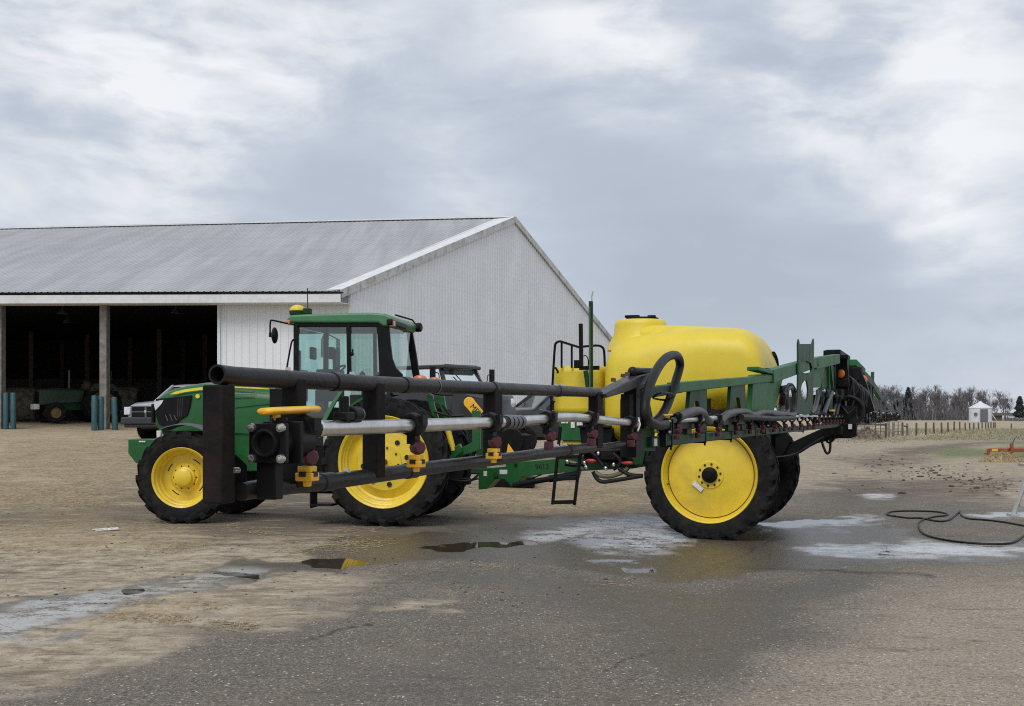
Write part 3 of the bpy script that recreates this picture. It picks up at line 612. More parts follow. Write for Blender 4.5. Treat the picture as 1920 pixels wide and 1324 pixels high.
def wheel(parent, name, loc, Rr, W, rim, kind, rot=0.0, nl=20, lug=.045, lw=.07, flip=False, rm='rim'):
    m = MB()
    if kind == 'front':     # deep stepped dish
        prof = [(.055, rim-.02), (.02, rim+.012), (.012, rim+.004), (.03, rim-.022), (.085, rim-.03), (.10, rim-.05), (.17, rim-.062), (.19, rim-.085), (.25, rim-.10), (.25, .24), (.22, .215), (.20, .20), (.20, .0)]
    elif kind == 'rear':
        prof = [(.06, rim-.02), (.02, rim+.014), (.01, rim+.004), (.03, rim-.025), (.09, rim-.035), (.10, rim-.055), (.13, rim-.06), (.14, rim-.085), (.19, rim-.10), (.21, rim-.13), (.15, .43), (.14, .42), (.13, .255), (.11, .25), (.105, .0)]
    elif kind == 'disc':
        prof = [(.06, rim-.02), (.02, rim+.014), (.008, rim+.004), (.025, rim-.016), (.07, rim-.024), (.085, rim-.034), (.15, rim-.042), (.175, rim-.060), (.165, rim-.070), (.11, .24), (.105, .20), (.09, .185), (.09, 0)]
    else:
        prof = [(.05, rim-.01), (.02, rim+.005), (.03, rim-.03), (.07, rim-.05), (.05, rim*.4), (.03, 0)]
    m.lathe(prof, n=56)
    w = m.build(name, rm if kind != 'car' else 'greyp', parent, ang=32); w.location = loc
    w.rotation_euler = (0, 0, rot+(math.pi if flip else 0))
    tyre_mesh(Rr, W, rim, nl, lug, lw).build('tyre', 'rubber', w, ang=30)
    return w

# ================================================================ TRACTOR
T = Frame((-1.90, 17.24, .12), 9)
def build_tractor():
    rt = thing('farm_tractor', 'green row crop tractor with cab and yellow wheels behind the black boom', 'tractor', T.O, T.rz)
    # wheels
    RW, FW = .95, .71
    rw = wheel(rt, 'rear_wheel', (0, 0, RW), RW, .48, .675, 'rear', nl=20, lug=.062, lw=.115)
    m = MB(); m.cyl((0, .11, 0), (0, -.06, 0), .045, 14); m.cyl((0, -.06, 0), (0, -.075, 0), .03, 12); m.build('axle_end', 'axle', rw)
    for k in range(8):
        a = k*math.pi/4+.2; m = MB(); m.lathe([(0, .0), (.0, .038), (.012, .038)], (math.cos(a)*.34, .132, math.sin(a)*.34), (0, -1, 0), 12); m.build('disc_hole', 'ink', rw)
        m = MB(); m.lathe([(0, 0), (0, .018), (.022, .016), (.022, 0)], (math.cos(a+.4)*.21, .112, math.sin(a+.4)*.21), (0, -1, 0), 6); m.build('wheel_bolt', 'axle', rw)
    wheel(rt, 'rear_wheel', (0, 2.2, RW), RW, .48, .675, 'rear', nl=20, lug=.062, lw=.115, flip=True)
    fx = T.p(340, 985, y=0).x
    fw = wheel(rt, 'front_wheel', (fx, -.02, FW-.015), FW, .40, .45, 'front', nl=18, lug=.05, lw=.095, rot=R(6))
    m = MB(); m.lathe([(.24, .17), (.16, .16), (.15, .135), (.09, .13), (.075, .11), (.075, 0)], n=28); m.build('hub', 'rim', fw)
    for k in range(10):
        a = k*math.pi/5; m = MB(); m.lathe([(0, 0), (0, .013), (.02, .011), (.02, 0)], (math.cos(a)*.178, .21, math.sin(a)*.178), (0, -1, 0), 6); m.build('wheel_bolt', 'axle', fw)
    for a0 in (.95, 4.1, 2.6, 5.7):
        pts = [(math.cos(a0+t)*rr, .246, math.sin(a0+t)*rr) for rr, ts in ((.30, (-.22, -.1, 0, .1, .22)), (.285, (.22, .1, 0, -.1, -.22))) for t in ts]
        m = MB(); m.prism(pts, (0, .002, 0)); m.build('wheel_slot', 'ink', fw)
    wheel(rt, 'front_wheel', (fx, 2.15, FW), FW, .40, .45, 'front', nl=18, lug=.04, lw=.075, rot=R(6), flip=True)
    m = MB(); m.prism(T.poly([(505, 729), (562, 729), (562, 884), (505, 884)], y=.52), (0, 1.16, 0)); m.build('firewall', 'black', rt, bevel=.01)
    # front fenders
    for y0, nm in ((-.02, 0), (1.75, 1)):
        m = MB(); rings = []
        for k in range(9):
            a = R(62+k*10); r_ = FW+.075
            P = lambda rr, yy: (fx+math.cos(a)*rr*(-1), yy, FW+math.sin(a)*rr)
            rings.append([P(r_, y0), P(r_+.012, y0), P(r_+.03, y0+.2), P(r_+.012, y0+.42), P(r_, y0+.42), P(r_+.012, y0+.2)])
        m.loft(rings); m.build('front_fender', 'greyp', rt)
    # hood: lofted sections from the nose back (x from the side outline)
    yc = 1.1
    tops = [(287, 752, 792), (292, 744, 800), (302, 735, 806), (322, 727, 808), (345, 721.5, 808), (375, 717, 808), (440, 720, 812), (508, 727, 815)]
    rings = []
    for i, (px, pt, pb) in enumerate(tops):
        a = T.p(px, pt, y=.72); b = T.p(px, pb, y=.72); hw = (.30, .36, .40, .42, .43, .43, .43, .43)[i]
        zt, zb = a.z, b.z; n = []
        for (fy, fz) in ((-1, 0), (-1, .35), (-.98, .70), (-.90, .88), (-.72, .965), (-.35, 1.0), (0, 1.01), (.35, 1.0), (.72, .965), (.90, .88), (.98, .70), (1, .35), (1, 0)):
            n.append((a.x, yc+hw*fy, zb+(zt-zb)*fz))
        rings.append(n)
    m = MB(); m.loft(rings); m.build('hood', 'green', rt, ang=50)
    yp = yc-.452
    m = MB(); m.prism(T.poly([(292, 748), (330, 744.5), (359, 741), (356, 762), (351, 779), (336, 788), (328, 797), (310, 800), (298, 796), (292, 780)], y=yp), (0, .03, 0)); m.build('grille_screen', 'black', rt, bevel=.004)
    m = MB()
    for px, a_, b_ in ((313, 778, 790), (321, 776, 789), (329, 778, 788)):
        m.tube([T.p(px-3, a_, y=yp-.004), T.p(px+2, b_, y=yp-.004)], .006, 6)
    for px in (334, 338, 342): m.tube([T.p(px, 747, y=yp-.004), T.p(px-1, 781, y=yp-.004)], .003, 6)
    m.build('grille_ribs', 'greyp', rt)
    m = MB(); nx = T.p(287, 770, y=.8).x; m.box((nx-.015, yc, T.p(287, 775, y=.8).z), (.05, .58, .30)); m.build('nose_grille', 'black', rt, bevel=.01)
    for s in (0, 1):
        yy = yp-.012 if s == 0 else 2*yc-yp-.02
        m = MB(); m.prism(T.poly([(288.5, 753), (306.5, 750), (303, 757), (297, 764), (291, 770), (289, 762)], y=yp-.012), (0, .035, 0))
        o = m.build('headlight', 'lamp', rt, bevel=.004)
        if s: o.location.y = 2*(yc-yp)-.03
    m = MB(); m.prism(T.poly([(318, 739.5), (328, 734.5), (345, 730.5), (374, 726.5), (440, 722.5), (504, 728.5), (504, 730), (440, 727), (374, 731.5), (345, 735.5), (330, 739)], y=yp+.006), (0, .012, 0)); m.build('hood_stripe', 'stripe', rt)
    m = MB(); m.lathe([(0, 0), (0, .035), (.01, .035), (.01, 0)], T.p(371, 743, y=yp+.015), (0, -1, 0), 16); m.build('round_badge', 'stripe', rt)
    # hood side grooves and lower side panel
    m = MB()
    for a, b in (((438, 765), (508, 757)), ((440, 737), (478, 735)), ((440, 747), (478, 744))):
        m.tube([T.p(*a, y=yp+.018), T.p(*b, y=yp+.018)], .005, 6)
    m.build('panel_groove', 'dgreen', rt)
    m = MB(); m.prism(T.poly([(430, 808), (508, 780), (508, 850), (500, 884), (430, 884)], y=.70), (0, .8, 0)); m.build('engine_side_panel', 'green', rt, bevel=.015)
    m = MB(); m.prism(T.poly([(300, 806), (372, 806), (372, 840), (330, 842), (312, 826)], y=.74), (0, .72, 0)); m.build('front_support', 'dgreen', rt, bevel=.01)
    m = MB(); m.prism(T.poly([(316, 813), (336, 803), (366, 800), (366, 806), (340, 808), (322, 818)], y=.69), (0, .03, 0)); m.build('front_panel', 'green', rt)
    # chassis, axles
    m = MB(); m.box((-1.75, yc, .78), (2.9, .50, .42)); m.box((.05, yc, .95), (1.0, .7, .5)); m.box((fx, yc, .66), (.26, 1.7, .22)); m.cyl((0, .3, RW), (0, 1.9, RW), .15, 14); m.box((-1.1, yc, .9), (.9, 1.0, .5)); m.build('chassis', 'blackmetal', rt, bevel=.02)
    m = MB(); m.box((-1.25, .62, .62), (.8, .3, .35)); m.build('fuel_tank', 'black', rt, bevel=.05)
    m = MB(); m.prism(T.poly([(240, 824), (296, 823), (300, 830), (300, 868), (254, 868), (240, 850)], y=.86), (0, .5, 0)); m.build('front_weight', 'green', rt, bevel=.012)
    m = MB(); m.box(T.p(267, 828, y=.852), (.11, .02, .022)); m.build('weight_slot', 'sticker', rt)
    m = MB(); m.box(T.p(299, 814, y=.5), (.07, .07, .11)); m.build('bracket', 'sticker', rt, bevel=.01)
    # ---- cab
    yn, yf = .34, 1.86
    m = MB(); prof = T.poly([(538, 605), (537, 597), (545, 590.5), (600, 588), (690, 586), (722, 588), (735, 594), (738, 602), (729, 612), (718, 612), (708, 605)], y=yn-.03)
    m.prism(prof, (0, yf-yn+.06, 0)); m.build('roof', 'roofgreen', rt, bevel=.055, segs=4)
    m = MB(); m.prism(T.poly([(551, 604), (712, 604), (712, 613), (551, 613)], y=yn+.01), (0, yf-yn-.02, 0)); m.build('roof_liner', 'black', rt, bevel=.01)
    def pillar(a, b, w, d_, y): return MB().beam(T.p(*a, y=y), T.p(*b, y=y), w, d_)
    xs = lambda px, py, y: T.p(px, py, y=y).x
    for y in (yn+.03, yf-.03):
        A0 = T.p(555.5, 608, y=yn+.03); A1 = T.p(555, 800, y=yn+.03); B0 = T.p(653.5, 608, y=yn+.03); B1 = T.p(655, 712, y=yn+.03)
        for p_ in (A0, A1, B0, B1): p_.y = y
        m = MB(); m.beam(A0, A1, .07, .07); m.build('front_pillar', 'black', rt, bevel=.01)
        m = MB(); m.beam(B0, B1, .055, .06); m.build('door_pillar', 'black', rt, bevel=.01)
        C = T.poly([(706, 606), (729, 610), (731, 640), (735, 672), (742, 690), (754, 702), (754, 712), (711, 712), (709, 660)], y=yn+.005)
        if y > 1: C = [Vector((p_.x, yf-.06, p_.z)) for p_ in T.poly([(716, 606), (729, 610), (736, 650), (745, 712), (731, 712), (722, 650)], y=yn)]
        m = MB(); m.prism(C, (0, .07, 0)); m.build('rear_pillar', 'black', rt, bevel=.012)
    # glazing
    gl = [(560, 613), (706, 612), (711, 703), (660, 712), (640, 735), (603, 795), (560, 797)]
    for y in (yn+.05, yf-.05):
        m = MB(); P = T.poly(gl, y=yn+.05); P = [Vector((p_.x, y, p_.z)) for p_ in P]; m.add(P, [tuple(range(len(P)))]); m.build('side_window', 'glass', rt)
    xr = xs(731, 650, yn); zt, zb_ = T.p(730, 612, y=yn).z, T.p(730, 705, y=yn).z
    xt = xs(727, 615, yn); xb_ = xs(745, 705, yn)
    m = MB(); m.add([(xt, yn+.08, zt), (xt, yf-.08, zt), (xt+.02, yf-.08, zb_), (xt+.02, yn+.08, zb_)], [(0, 1, 2, 3)]); m.build('rear_window', 'glass', rt)
    xf = xs(556, 650, yn); m = MB(); m.add([(xf, yn+.08, zt), (xf-.02, yf-.08, zt), (xf-.02, yf-.08, zb_-.5), (xf, yn+.08, zb_-.5)], [(0, 1, 2, 3)]); m.build('windshield', 'glass', rt)
    m = MB(); m.box(((xf+xb_)/2, yc, zb_-.72), (xb_-xf+.1, 1.3, .16)); m.box((xf+.35, yc, zb_-.62), (.7, 1.25, .3)); m.build('cab_floor', 'black', rt)
    m = MB(); m.box((xs(612, 700, .9), yc, zb_-.12), (.34, .42, .50)); m.box((xs(612, 660, .9)+.02, yc+.25, zb_+.25), (.05, .28, .42)); m.box((xs(595, 640, .9), yc+.55, zb_+.42), (.06, .24, .20)); m.build('dashboard', 'black', rt, bevel=.02)
    m = MB(); sw = Vector((xs(625, 700, 1.0), yc, zb_+.10)); pts = []
    for k in range(20):
        a = 2*math.pi*k/20; pts.append(sw+Vector((math.cos(a)*.19*.8, math.sin(a)*.19, math.cos(a)*.19*.5)))
    m.tube(pts, .016, 8, closed=True); m.tube([sw, sw+Vector((-.2, 0, -.4))], .03, 8); m.build('steering_wheel', 'black', rt)
    m = MB(); xse = xs(690, 720, 1.0); m.box((xse, yc, zb_-.35), (.5, .52, .16)); m.box((xse+.22, yc, zb_-.12), (.14, .5, .40)); m.ball((xse-.02, yc-.34, zb_+.02), (.05, .04, .07), 10, 6); m.tube([(xse-.02, yc-.34, zb_), (xse-.02, yc-.34, zb_-.3)], .02, 6); m.build('driver_seat', 'seat', rt, bevel=.03)
    m = MB(); m.ball(T.p(660, 664, y=yn+.04), (.03, .025, .03), 10, 6); m.box(T.p(661, 658, y=yn+.04), (.02, .02, .05)); m.build('door_handle', 'black', rt)
    # roof fittings
    m = MB(); d0 = T.p(558, 583, y=.62); m.ball(d0, (.125, .125, .095), 20, 10); m.build('receiver_dome', 'tank', rt)
    m = MB(); m.lathe([(0, 0), (0, .12), (.05, .128), (.07, .128)], d0+Vector((0, 0, -.07)), Z, 20); m.box(d0+Vector((.15, 0, -.01)), (.13, .12, .09)); m.build('receiver_base', 'dgreen', rt, bevel=.01)
    m = MB(); m.tube([T.p(577, 582, y=.7), T.p(576.5, 540, y=.7)], .007, 6); m.build('antenna', 'black', rt)
    m = MB(); m.box(T.p(541.5, 605, y=yn-.03), (.06, .10, .06)); m.build('marker_light', 'amber', rt, bevel=.01)
    m = MB(); m.box(T.p(735, 607, y=yn-.01)+Vector((.0, .02, 0)), (.07, .12, .085)); m.build('marker_light', 'amber', rt, bevel=.01)
    m = MB(); m.box(T.p(744, 608, y=.7), (.09, .9, .09)); m.build('rear_light_bar', 'black', rt, bevel=.02)
    m = MB(); p_ = T.p(783, 614, y=yf); m.lathe([(-.06, 0), (-.06, .06), (-.02, .075), (.05, .075), (.07, .05), (.07, 0)], p_, (1, -.2, 0), 16); m.tube([p_, p_+Vector((-.08, -.03, .12)), p_+Vector((-.35, -.1, .20))], .015, 6); m.build('work_light', 'black', rt)
    m = MB(); m.tube(smoothpath([T.p(552, 609, y=yn), T.p(535, 606, y=yn-.1), T.p(512, 601, y=yn-.2), T.p(507, 604, y=yn-.2), T.p(506.5, 628, y=yn-.2)], 4), .013, 8); m.build('mirror_arm', 'blackmetal', rt)
    m = MB(); m.ball(T.p(515, 629, y=yn-.2), (.045, .09, .125), 14, 8); m.box(T.p(509, 628, y=yn-.2), (.07, .04, .07)); m.build('wing_mirror', 'black', rt)
    m = MB(); p_ = T.p(634, 653, y=yf+.22); m.box(p_, (.02, .16, .30)); m.tube([p_+Vector((0, -.05, .15)), p_+Vector((-.1, -.25, .22))], .012, 6); m.build('wing_mirror', 'black', rt, bevel=.008)
    m = MB(); m.tube(smoothpath([T.p(536, 700, y=yn), T.p(544, 655, y=yn), T.p(548, 639, y=yn), T.p(555, 636, y=yn)], 4), .014, 8); m.tube([T.p(536, 700, y=yn), T.p(533, 720, y=yn)], .014, 8); m.build('grab_rail', 'blackmetal', rt)
    m = MB(); e0 = T.p(585, 720, y=1.75); e1 = T.p(585, 622, y=1.75); m.cyl(e0, e1, .06, 14); m.cyl(e0, T.p(585, 680, y=1.75), .10, 14); m.build('exhaust_stack', 'black', rt)
    # rear fenders
    for y0 in (.50, 1.28):
        m = MB(); rings = []
        for k in range(10):
            a = R(172-k*8); r_ = RW+.10
            P = lambda rr, yy: (math.cos(a)*rr, yy, RW-.02+math.sin(a)*rr)
            rings.append([P(r_, y0), P(r_+.035, y0), P(r_+.05, y0+.21), P(r_+.035, y0+.42), P(r_, y0+.42)])
        m.loft(rings); m.build('rear_fender', 'green' if y0 < 1 else 'dgreen', rt)
    m = MB(); m.prism(T.poly([(730, 703), (742, 703), (762, 712), (762, 722), (730, 722)], y=.62), (0, .2, 0)); m.build('fender_cap', 'green', rt, bevel=.02)
    for y in (.60, 1.58):
        m = MB(); m.ball(T.p(788, 710, y=.62)+Vector((0, y-.62, 0)), (.11, .06, .055), 12, 6); m.build('tail_lamp', 'amber', rt)
    m = MB(); m.prism(T.poly([(596, 801), (603, 789), (620, 757), (637, 733), (643, 733), (627, 759), (609, 794), (602, 806)], y=.30), (0, .05, 0)); m.build('fender_edge', 'roofgreen', rt, bevel=.006)
    # rear hitch
    m = MB()
    for pts in ([(800, 742), (805, 737), (811, 741), (814, 760), (822, 785), (814, 790), (804, 762)], [(820, 742), (826, 737), (832, 742), (836, 765), (846, 790), (836, 794), (824, 760), (812, 750)]):
        m.prism(T.poly(pts, y=.95), (0, .07, 0))
    m.prism(T.poly([(842, 862), (838, 852), (868, 838), (885, 830), (884, 770), (900, 770), (900, 842), (880, 850)], y=.90), (0, .10, 0))
    m.prism(T.poly([(833, 850), (862, 832), (866, 848), (838, 868)], y=.82), (0, .12, 0))
    m.build('hitch_frame', 'green', rt, bevel=.008)
    m = MB(); m.cyl(T.p(838, 800, y=.85), T.p(850, 845, y=.85), .045, 12); m.build('lift_cylinder', 'rim', rt)
    m = MB()
    for a, b in (((815, 772), (870, 779)), ((818, 787), (880, 788)), ((800, 800), (845, 872)), ((830, 760), (860, 790)), ((845, 900), (897, 897)), ((868, 905), (897, 890)), ((790, 730), (850, 740))):
        m.tube(smoothpath([T.p(*a, y=.9), T.p((a[0]+b[0])/2, (a[1]+b[1])/2+4, y=.88), T.p(*b, y=.9)], 3), .018, 7)
    m.build('hydraulic_lines', 'black', rt)
    m = MB(); m.box((.72, yc, .62), (.75, .16, .10)); m.box((.45, yc, 1.1), (.4, .7, .6)); m.build('drawbar', 'blackmetal', rt, bevel=.01)
    m = MB(); m.box((-.98, .28, .55), (.34, .32, .03)); m.box((-.98, .28, .30), (.34, .32, .03)); m.box((-1.15, .28, .5), (.02, .3, .5)); m.build('cab_step', 'black', rt)
build_tractor()

# ================================================================ SPRAYER
S = Frame((2.73, 16.30, .0), 20)
XB = 1.68                                                # the boom's own line behind the axle
def build_sprayer():
    rt = thing('boom_sprayer', 'trailed crop sprayer with yellow tank and wide boom reaching to the viewer', 'sprayer', S.O, S.rz)
    RW = .925; yc = 1.5
    def hubs(w):
        m = MB(); m.lathe([(.11, .115), (.04, .105), (.025, .085), (.02, .05), (-.0, .045), (-.005, 0)], n=24); m.build('hub', 'blackmetal', w)
        for k in range(10):
            a = k*math.pi/5+.15; m = MB(); m.lathe([(0, 0), (0, .017), (.014, .015), (.014, 0)], (math.cos(a)*.152, .092, math.sin(a)*.152), (0, -1, 0), 8); m.build('wheel_bolt', 'ink', w)
        m = MB(); m.lathe([(.168, .602), (.166, .602), (.166, .612), (.171, .612)], n=64); m.build('rim_shadow_ring', 'axle', w)  # dark ring painting the shadow line around the recessed disc
        m = MB(); m.tube([(-.60, .12, -.14), (-.585, .09, -.135)], .012, 8); m.build('valve_stem', 'ink', w)
    w = wheel(rt, 'wheel', (0, 0, RW), RW, .42, .665, 'disc', nl=26, lug=.040, lw=.10); hubs(w)
    m = MB(); a = R(20); m.box((-.17, .092, -.16), (.17, .006, .065), Matrix.Rotation(R(40), 3, 'Y')); m.build('sticker', 'sticker', w)
    w2 = wheel(rt, 'wheel', (0, 3.0, RW), RW, .42, .665, 'disc', nl=26, lug=.040, lw=.10, flip=True); hubs(w2)
    m = MB(); m.box((0, yc, RW), (.22, 2.4, .22)); m.box((-.55, yc-.38, 1.13), (2.3, .14, .24)); m.box((-.55, yc+.38, 1.13), (2.3, .14, .24)); m.box((.45, yc, 1.3), (.3, .9, .3)); m.box((-1.5, yc, 1.1), (.3, .9, .3)); m.box((0, yc, 1.05), (.5, 1.0, .25)); m.build('chassis', 'dgreen', rt, bevel=.012)
    # ---- main tank
    st = [(1133, 705, .62, 1.5), (1133.3, 680, .84, 1.40), (1136, 662, .94, 1.36), (1143, 650, .99, 1.34), (1158, 640, 1.0, 1.34), (1190, 633, 1.0, 1.34), (1240, 626, 1.0, 1.34), (1270, 622, 1.0, 1.40), (1300, 619.5, 1.0, 1.62), (1330, 619, 1.0, 1.80), (1370, 619.5, 1.0, 1.86), (1410, 621, 1.0, 1.86), (1424, 625, 1.0, 1.86), (1436, 634, .99, 1.86), (1447, 651, .97, 1.87), (1455, 676, .94, 1.88), (1459, 700, .90, 1.90)]
    rings = []
    for px, py, hw, zb in st:
        q_ = S.p(px, py, y=yc); f_ = min(1, max(0, (1240-px)/70)); g_ = min(1, max(0, (px-1370)/50))
        xx = q_.x+f_*(S.p(px, py, y=yc-.88).x-q_.x)+g_*.75*(S.p(px, py, y=yc+.80).x-q_.x)
        rings.append(superring(xx, yc, (q_.z+zb)/2, hw, (q_.z-zb)/2, 48, 3.7))
    m = MB(); m.loft(rings); m.build('spray_tank', 'tank', rt, ang=60)
    tc_ = S.p(1201, 612, y=yc); m = MB(); m.lathe([(0, .52), (.14, .47), (.25, .415), (.40, .40), (.45, .385), (.475, .34), (.48, 0)], (tc_.x, yc, tc_.z-.38), Z, 40); m.build('tank_turret', 'tank', rt, ang=60)
    zt = tc_.z+.10; m = MB(); m.lathe([(0, .25), (.03, .25), (.04, .22), (.04, 0)], (tc_.x+.03, yc, zt-.005), Z, 24); m.box((tc_.x-.1, yc-.12, zt+.045), (.22, .10, .04)); m.box((tc_.x+.2, yc-.1, zt+.04), (.12, .08, .035)); m.build('tank_lid', 'blackmetal', rt, bevel=.008)
    # moulded ridge running back from the turret
    rid = []
    for px, py, hw in ((1212, 608, .42), (1250, 611, .54), (1320, 613, .50), (1372, 615.5, .48), (1396, 617.5, .42), (1410, 622, .30), (1420, 630, .15)):
        q_ = S.p(px, py, y=yc); rid.append(superring(q_.x, yc, q_.z-.24, hw, .24, 28, 2.8))
    m = MB(); m.loft(rid); m.build('tank_ridge', 'tank', rt, ang=60)
    q_ = S.p(1447, 660, y=yc); ring = superring(S.p(1449, 655, y=yc+.62).x+.02, yc, (q_.z+1.88)/2, .975, (q_.z-1.88)/2+.015, 40, 3.7)
    m = MB(); m.tube([p_ for p_ in ring[34:]+ring[:9] if p_[2] > 1.9], .035, 8); m.build('tank_strap', 'blackmetal', rt)
    q_ = S.p(1290, 740, y=.55); m = MB(); m.loft([superring(x, .95, zz, .42*s_, .22*s_, 24, 3.5) for x, zz, s_ in ((q_.x-.55, 1.33, .6), (q_.x-.5, 1.32, .95), (q_.x+.5, 1.32, .95), (q_.x+.55, 1.33, .6))]); m.build('tank_sump', 'tank', rt, ang=50)
    m = MB(); 
    for px in (1327, 1170):
        q_ = S.p(px, 745, y=.52); m.beam((q_.x, .50, 1.15), (q_.x, .50, 2.0), .05, .09)
    m.build('tank_cradle', 'blackmetal', rt)
    # ---- rinse tank
    a = S.p(1036, 686, y=.75); b = S.p(1137, 778, y=.75); x0, x1 = a.x, b.x; z1, z0 = a.z, b.z
    m = MB(); m.box(((x0*.55+x1*.45), 1.35, (z0+z1)/2), ((x1-x0)*.9, 1.2, z1-z0)); m.build('rinse_tank', 'tank', rt, bevel=.10, segs=5)
    m = MB(); m.box((x1-.13, 1.55, (z0+z1)/2-.04), (.30, .9, z1-z0-.05)); m.build('rinse_tank_end', 'tank', rt, bevel=.07, segs=4)
    m = MB(); m.prism(S.poly([(1047, 790), (1100, 790), (1100, 828), (1050, 826)], y=.62), (0, .5, 0)); m.build('control_panel', 'green', rt, bevel=.012)
    m = MB(); m.prism(S.poly([(1052, 826), (1100, 826), (1098, 848), (1056, 848)], y=.66), (0, .4, 0)); m.build('hand_wash_tank', 'tank', rt, bevel=.03)
    m = MB()
    for px, py, w_, h_ in ((1056, 792, .06, .03), (1063, 792, .04, .03), (1074, 797, .06, .09), (1087, 795, .09, .05)): m.box(S.p(px, py, y=.61), (w_, .01, h_))
    m.build('sticker', 'sticker', rt)
    m = MB(); m.prism(S.poly([(1086, 802), (1150, 802), (1146, 836), (1090, 836)], y=.55), (0, .6, 0)); m.box(S.p(1118, 800, y=.6), (.5, .3, .04)); m.build('chemical_inductor', 'black', rt, bevel=.02)
    # handrail, posts
    m = MB()
    m.tube(smoothpath([S.p(1032, 780, y=.6), S.p(1036, 720, y=.6), S.p(1040, 655, y=.6), S.p(1043, 643, y=.6), S.p(1050, 640, y=.62)], 4)+smoothpath([S.p(1085, 651, y=1.2), S.p(1117, 648, y=1.6), S.p(1129, 651, y=1.7), S.p(1133, 662, y=1.75), S.p(1134, 700, y=1.8)], 4), .019, 8)
    for a_, b_ in (((1053, 642), (1053, 690)), ((1072, 647), (1072, 690))): m.tube([S.p(*a_, y=.72), S.p(*b_, y=.72)], .017, 8)
    m.build('handrail', 'blackmetal', rt)
    m = MB(); m.beam(S.p(1089, 607, y=.5), S.p(1090, 690, y=.5), .06, .05); m.box(S.p(1105, 690, y=.5), (.30, .06, .06)); m.box(S.p(1082, 683, y=.5), (.08, .06, .12)); m.build('light_post', 'blackmetal', rt)
    m = MB(); m.tube(smoothpath([S.p(1093, 668, y=.45), S.p(1099, 667, y=.45), S.p(1103, 676, y=.45), S.p(1102, 690, y=.45)], 4), .008, 6); m.build('cable', 'black', rt)
    m = MB(); m.beam(S.p(1108, 565, y=.35), S.p(1108, 790, y=.35), .045, .055); m.build('sight_gauge', 'dgreen', rt)
    m = MB(); m.tube([S.p(1106, 575, y=.30), S.p(1106, 785, y=.30)], .009, 8); m.build('gauge_tube', 'olive', rt)
    m = MB(); m.tube(smoothpath([S.p(1110, 566, y=.34), S.p(1109.5, 556, y=.34), S.p(1112, 546, y=.34)], 3), .011, 6); m.build('gauge_tip', 'alu', rt)
    m = MB(); m.beam(S.p(1098, 695, y=.4), S.p(1104, 735, y=.4), .05, .06); m.build('gauge_bracket', 'dgreen', rt)
    m = MB()
    for pts in ([(1039, 690), (1042, 690), (1046, 697), (1045, 700)], [(1031, 735), (1033, 748), (1038, 756), (1040, 752)]): m.tube([S.p(x, y_, y=.58) for x, y_ in pts], .018, 7)
    m.build('rail_bracket', 'blackmetal', rt)
    # ladder
    m = MB()
    for a_, b_ in (((1051, 800), (1036, 946)), ((1089, 845), (1077, 947))): m.beam(S.p(*a_, y=.35), S.p(*b_, y=.35), .055, .035)
    m.build('ladder_rail', 'blackmetal', rt)
    for a_, b_ in (((1037, 942), (1078, 941)), ((1042, 898), (1082, 897)), ((1046, 858), (1087, 856))):
        m = MB(); m.beam(S.p(*a_, y=.35), S.p(*b_, y=.35), .14, .05); m.build('ladder_step', 'blackmetal', rt)
    # drawbar
    m = MB(); m.prism(S.poly([(897, 881), (911, 878), (925, 877), (948, 875), (950, 868), (1000, 864), (1038, 861), (1085, 856), (1150, 850), (1150, 880), (1081, 884), (1077, 898), (1062, 900), (1058, 886), (978, 894), (970, 911), (961, 914), (946, 899), (929, 898), (911, 917), (897, 918)], y=yc-.15), (0, .30, 0)); m.build('drawbar', 'green', rt, bevel=.008)
    text('lettering', '9613', .115, S.p(1016, 875, y=yc-.156), (R(90), R(-3.2), 0), 'ink', rt)
    m = MB()
    for px, py, w_, h_ in ((910, 888, .06, .08), (944, 885, .13, .07)): m.box(S.p(px, py, y=yc-.152), (w_, .006, h_))
    m.build('warning_label', 'sticker', rt)
    m = MB(); m.cyl(S.p(929, 890, y=yc-.14), S.p(929, 890, y=yc-.22), .04, 14); m.cyl(S.p(966, 868, y=yc-.14), S.p(966, 868, y=yc-.2), .03, 12); m.build('pivot_pin', 'dgreen', rt)
    m = MB(); m.cyl(S.p(962, 910, y=yc-.2), S.p(1030, 898, y=yc-.2), .045, 12); m.cyl(S.p(1030, 898, y=yc-.2), S.p(1085, 890, y=yc-.2), .06, 12); m.beam(S.p(980, 905, y=yc-.2), S.p(1015, 890, y=yc-.2), .02, .02); m.build('jack_cylinder', 'black', rt)
    # plumbing under the body
    m = MB()
    for pts in ([(1112, 884), (1118, 896), (1128, 903), (1145, 902), (1200, 893)], [(1160, 878), (1180, 890), (1205, 893)], [(1060, 870), (1080, 872), (1100, 868)], [(1090, 838), (1130, 845), (1180, 842)], [(1150, 850), (1165, 866), (1150, 880)], [(1125, 842), (1120, 858), (1130, 872)], [(1090, 850), (1105, 846), (1118, 856)], [(1165, 835), (1172, 852), (1188, 862)]):
        m = MB(); m.tube(smoothpath([S.p(x, y_, y=.6) for x, y_ in pts], 4), .032, 9); m.build('black_hose', 'hose', rt)
    m = MB(); m.prism(S.poly([(1092, 836), (1195, 832), (1196, 862), (1160, 870), (1120, 866), (1095, 862)], y=.95), (0, .5, 0)); m.box(S.p(1140, 850, y=.7), (.3, .25, .2)); m.build('pump_block', 'blackmetal', rt, bevel=.02)
    m = MB()
    for pts in ([(1064, 866), (1080, 870), (1095, 880)], [(1116, 886), (1130, 893), (1150, 892), (1170, 884), (1178, 876)]): m.tube(smoothpath([S.p(x, y_, y=.62) for x, y_ in pts], 4), .035, 10)
    m.build('suction_hose', 'olive', rt)
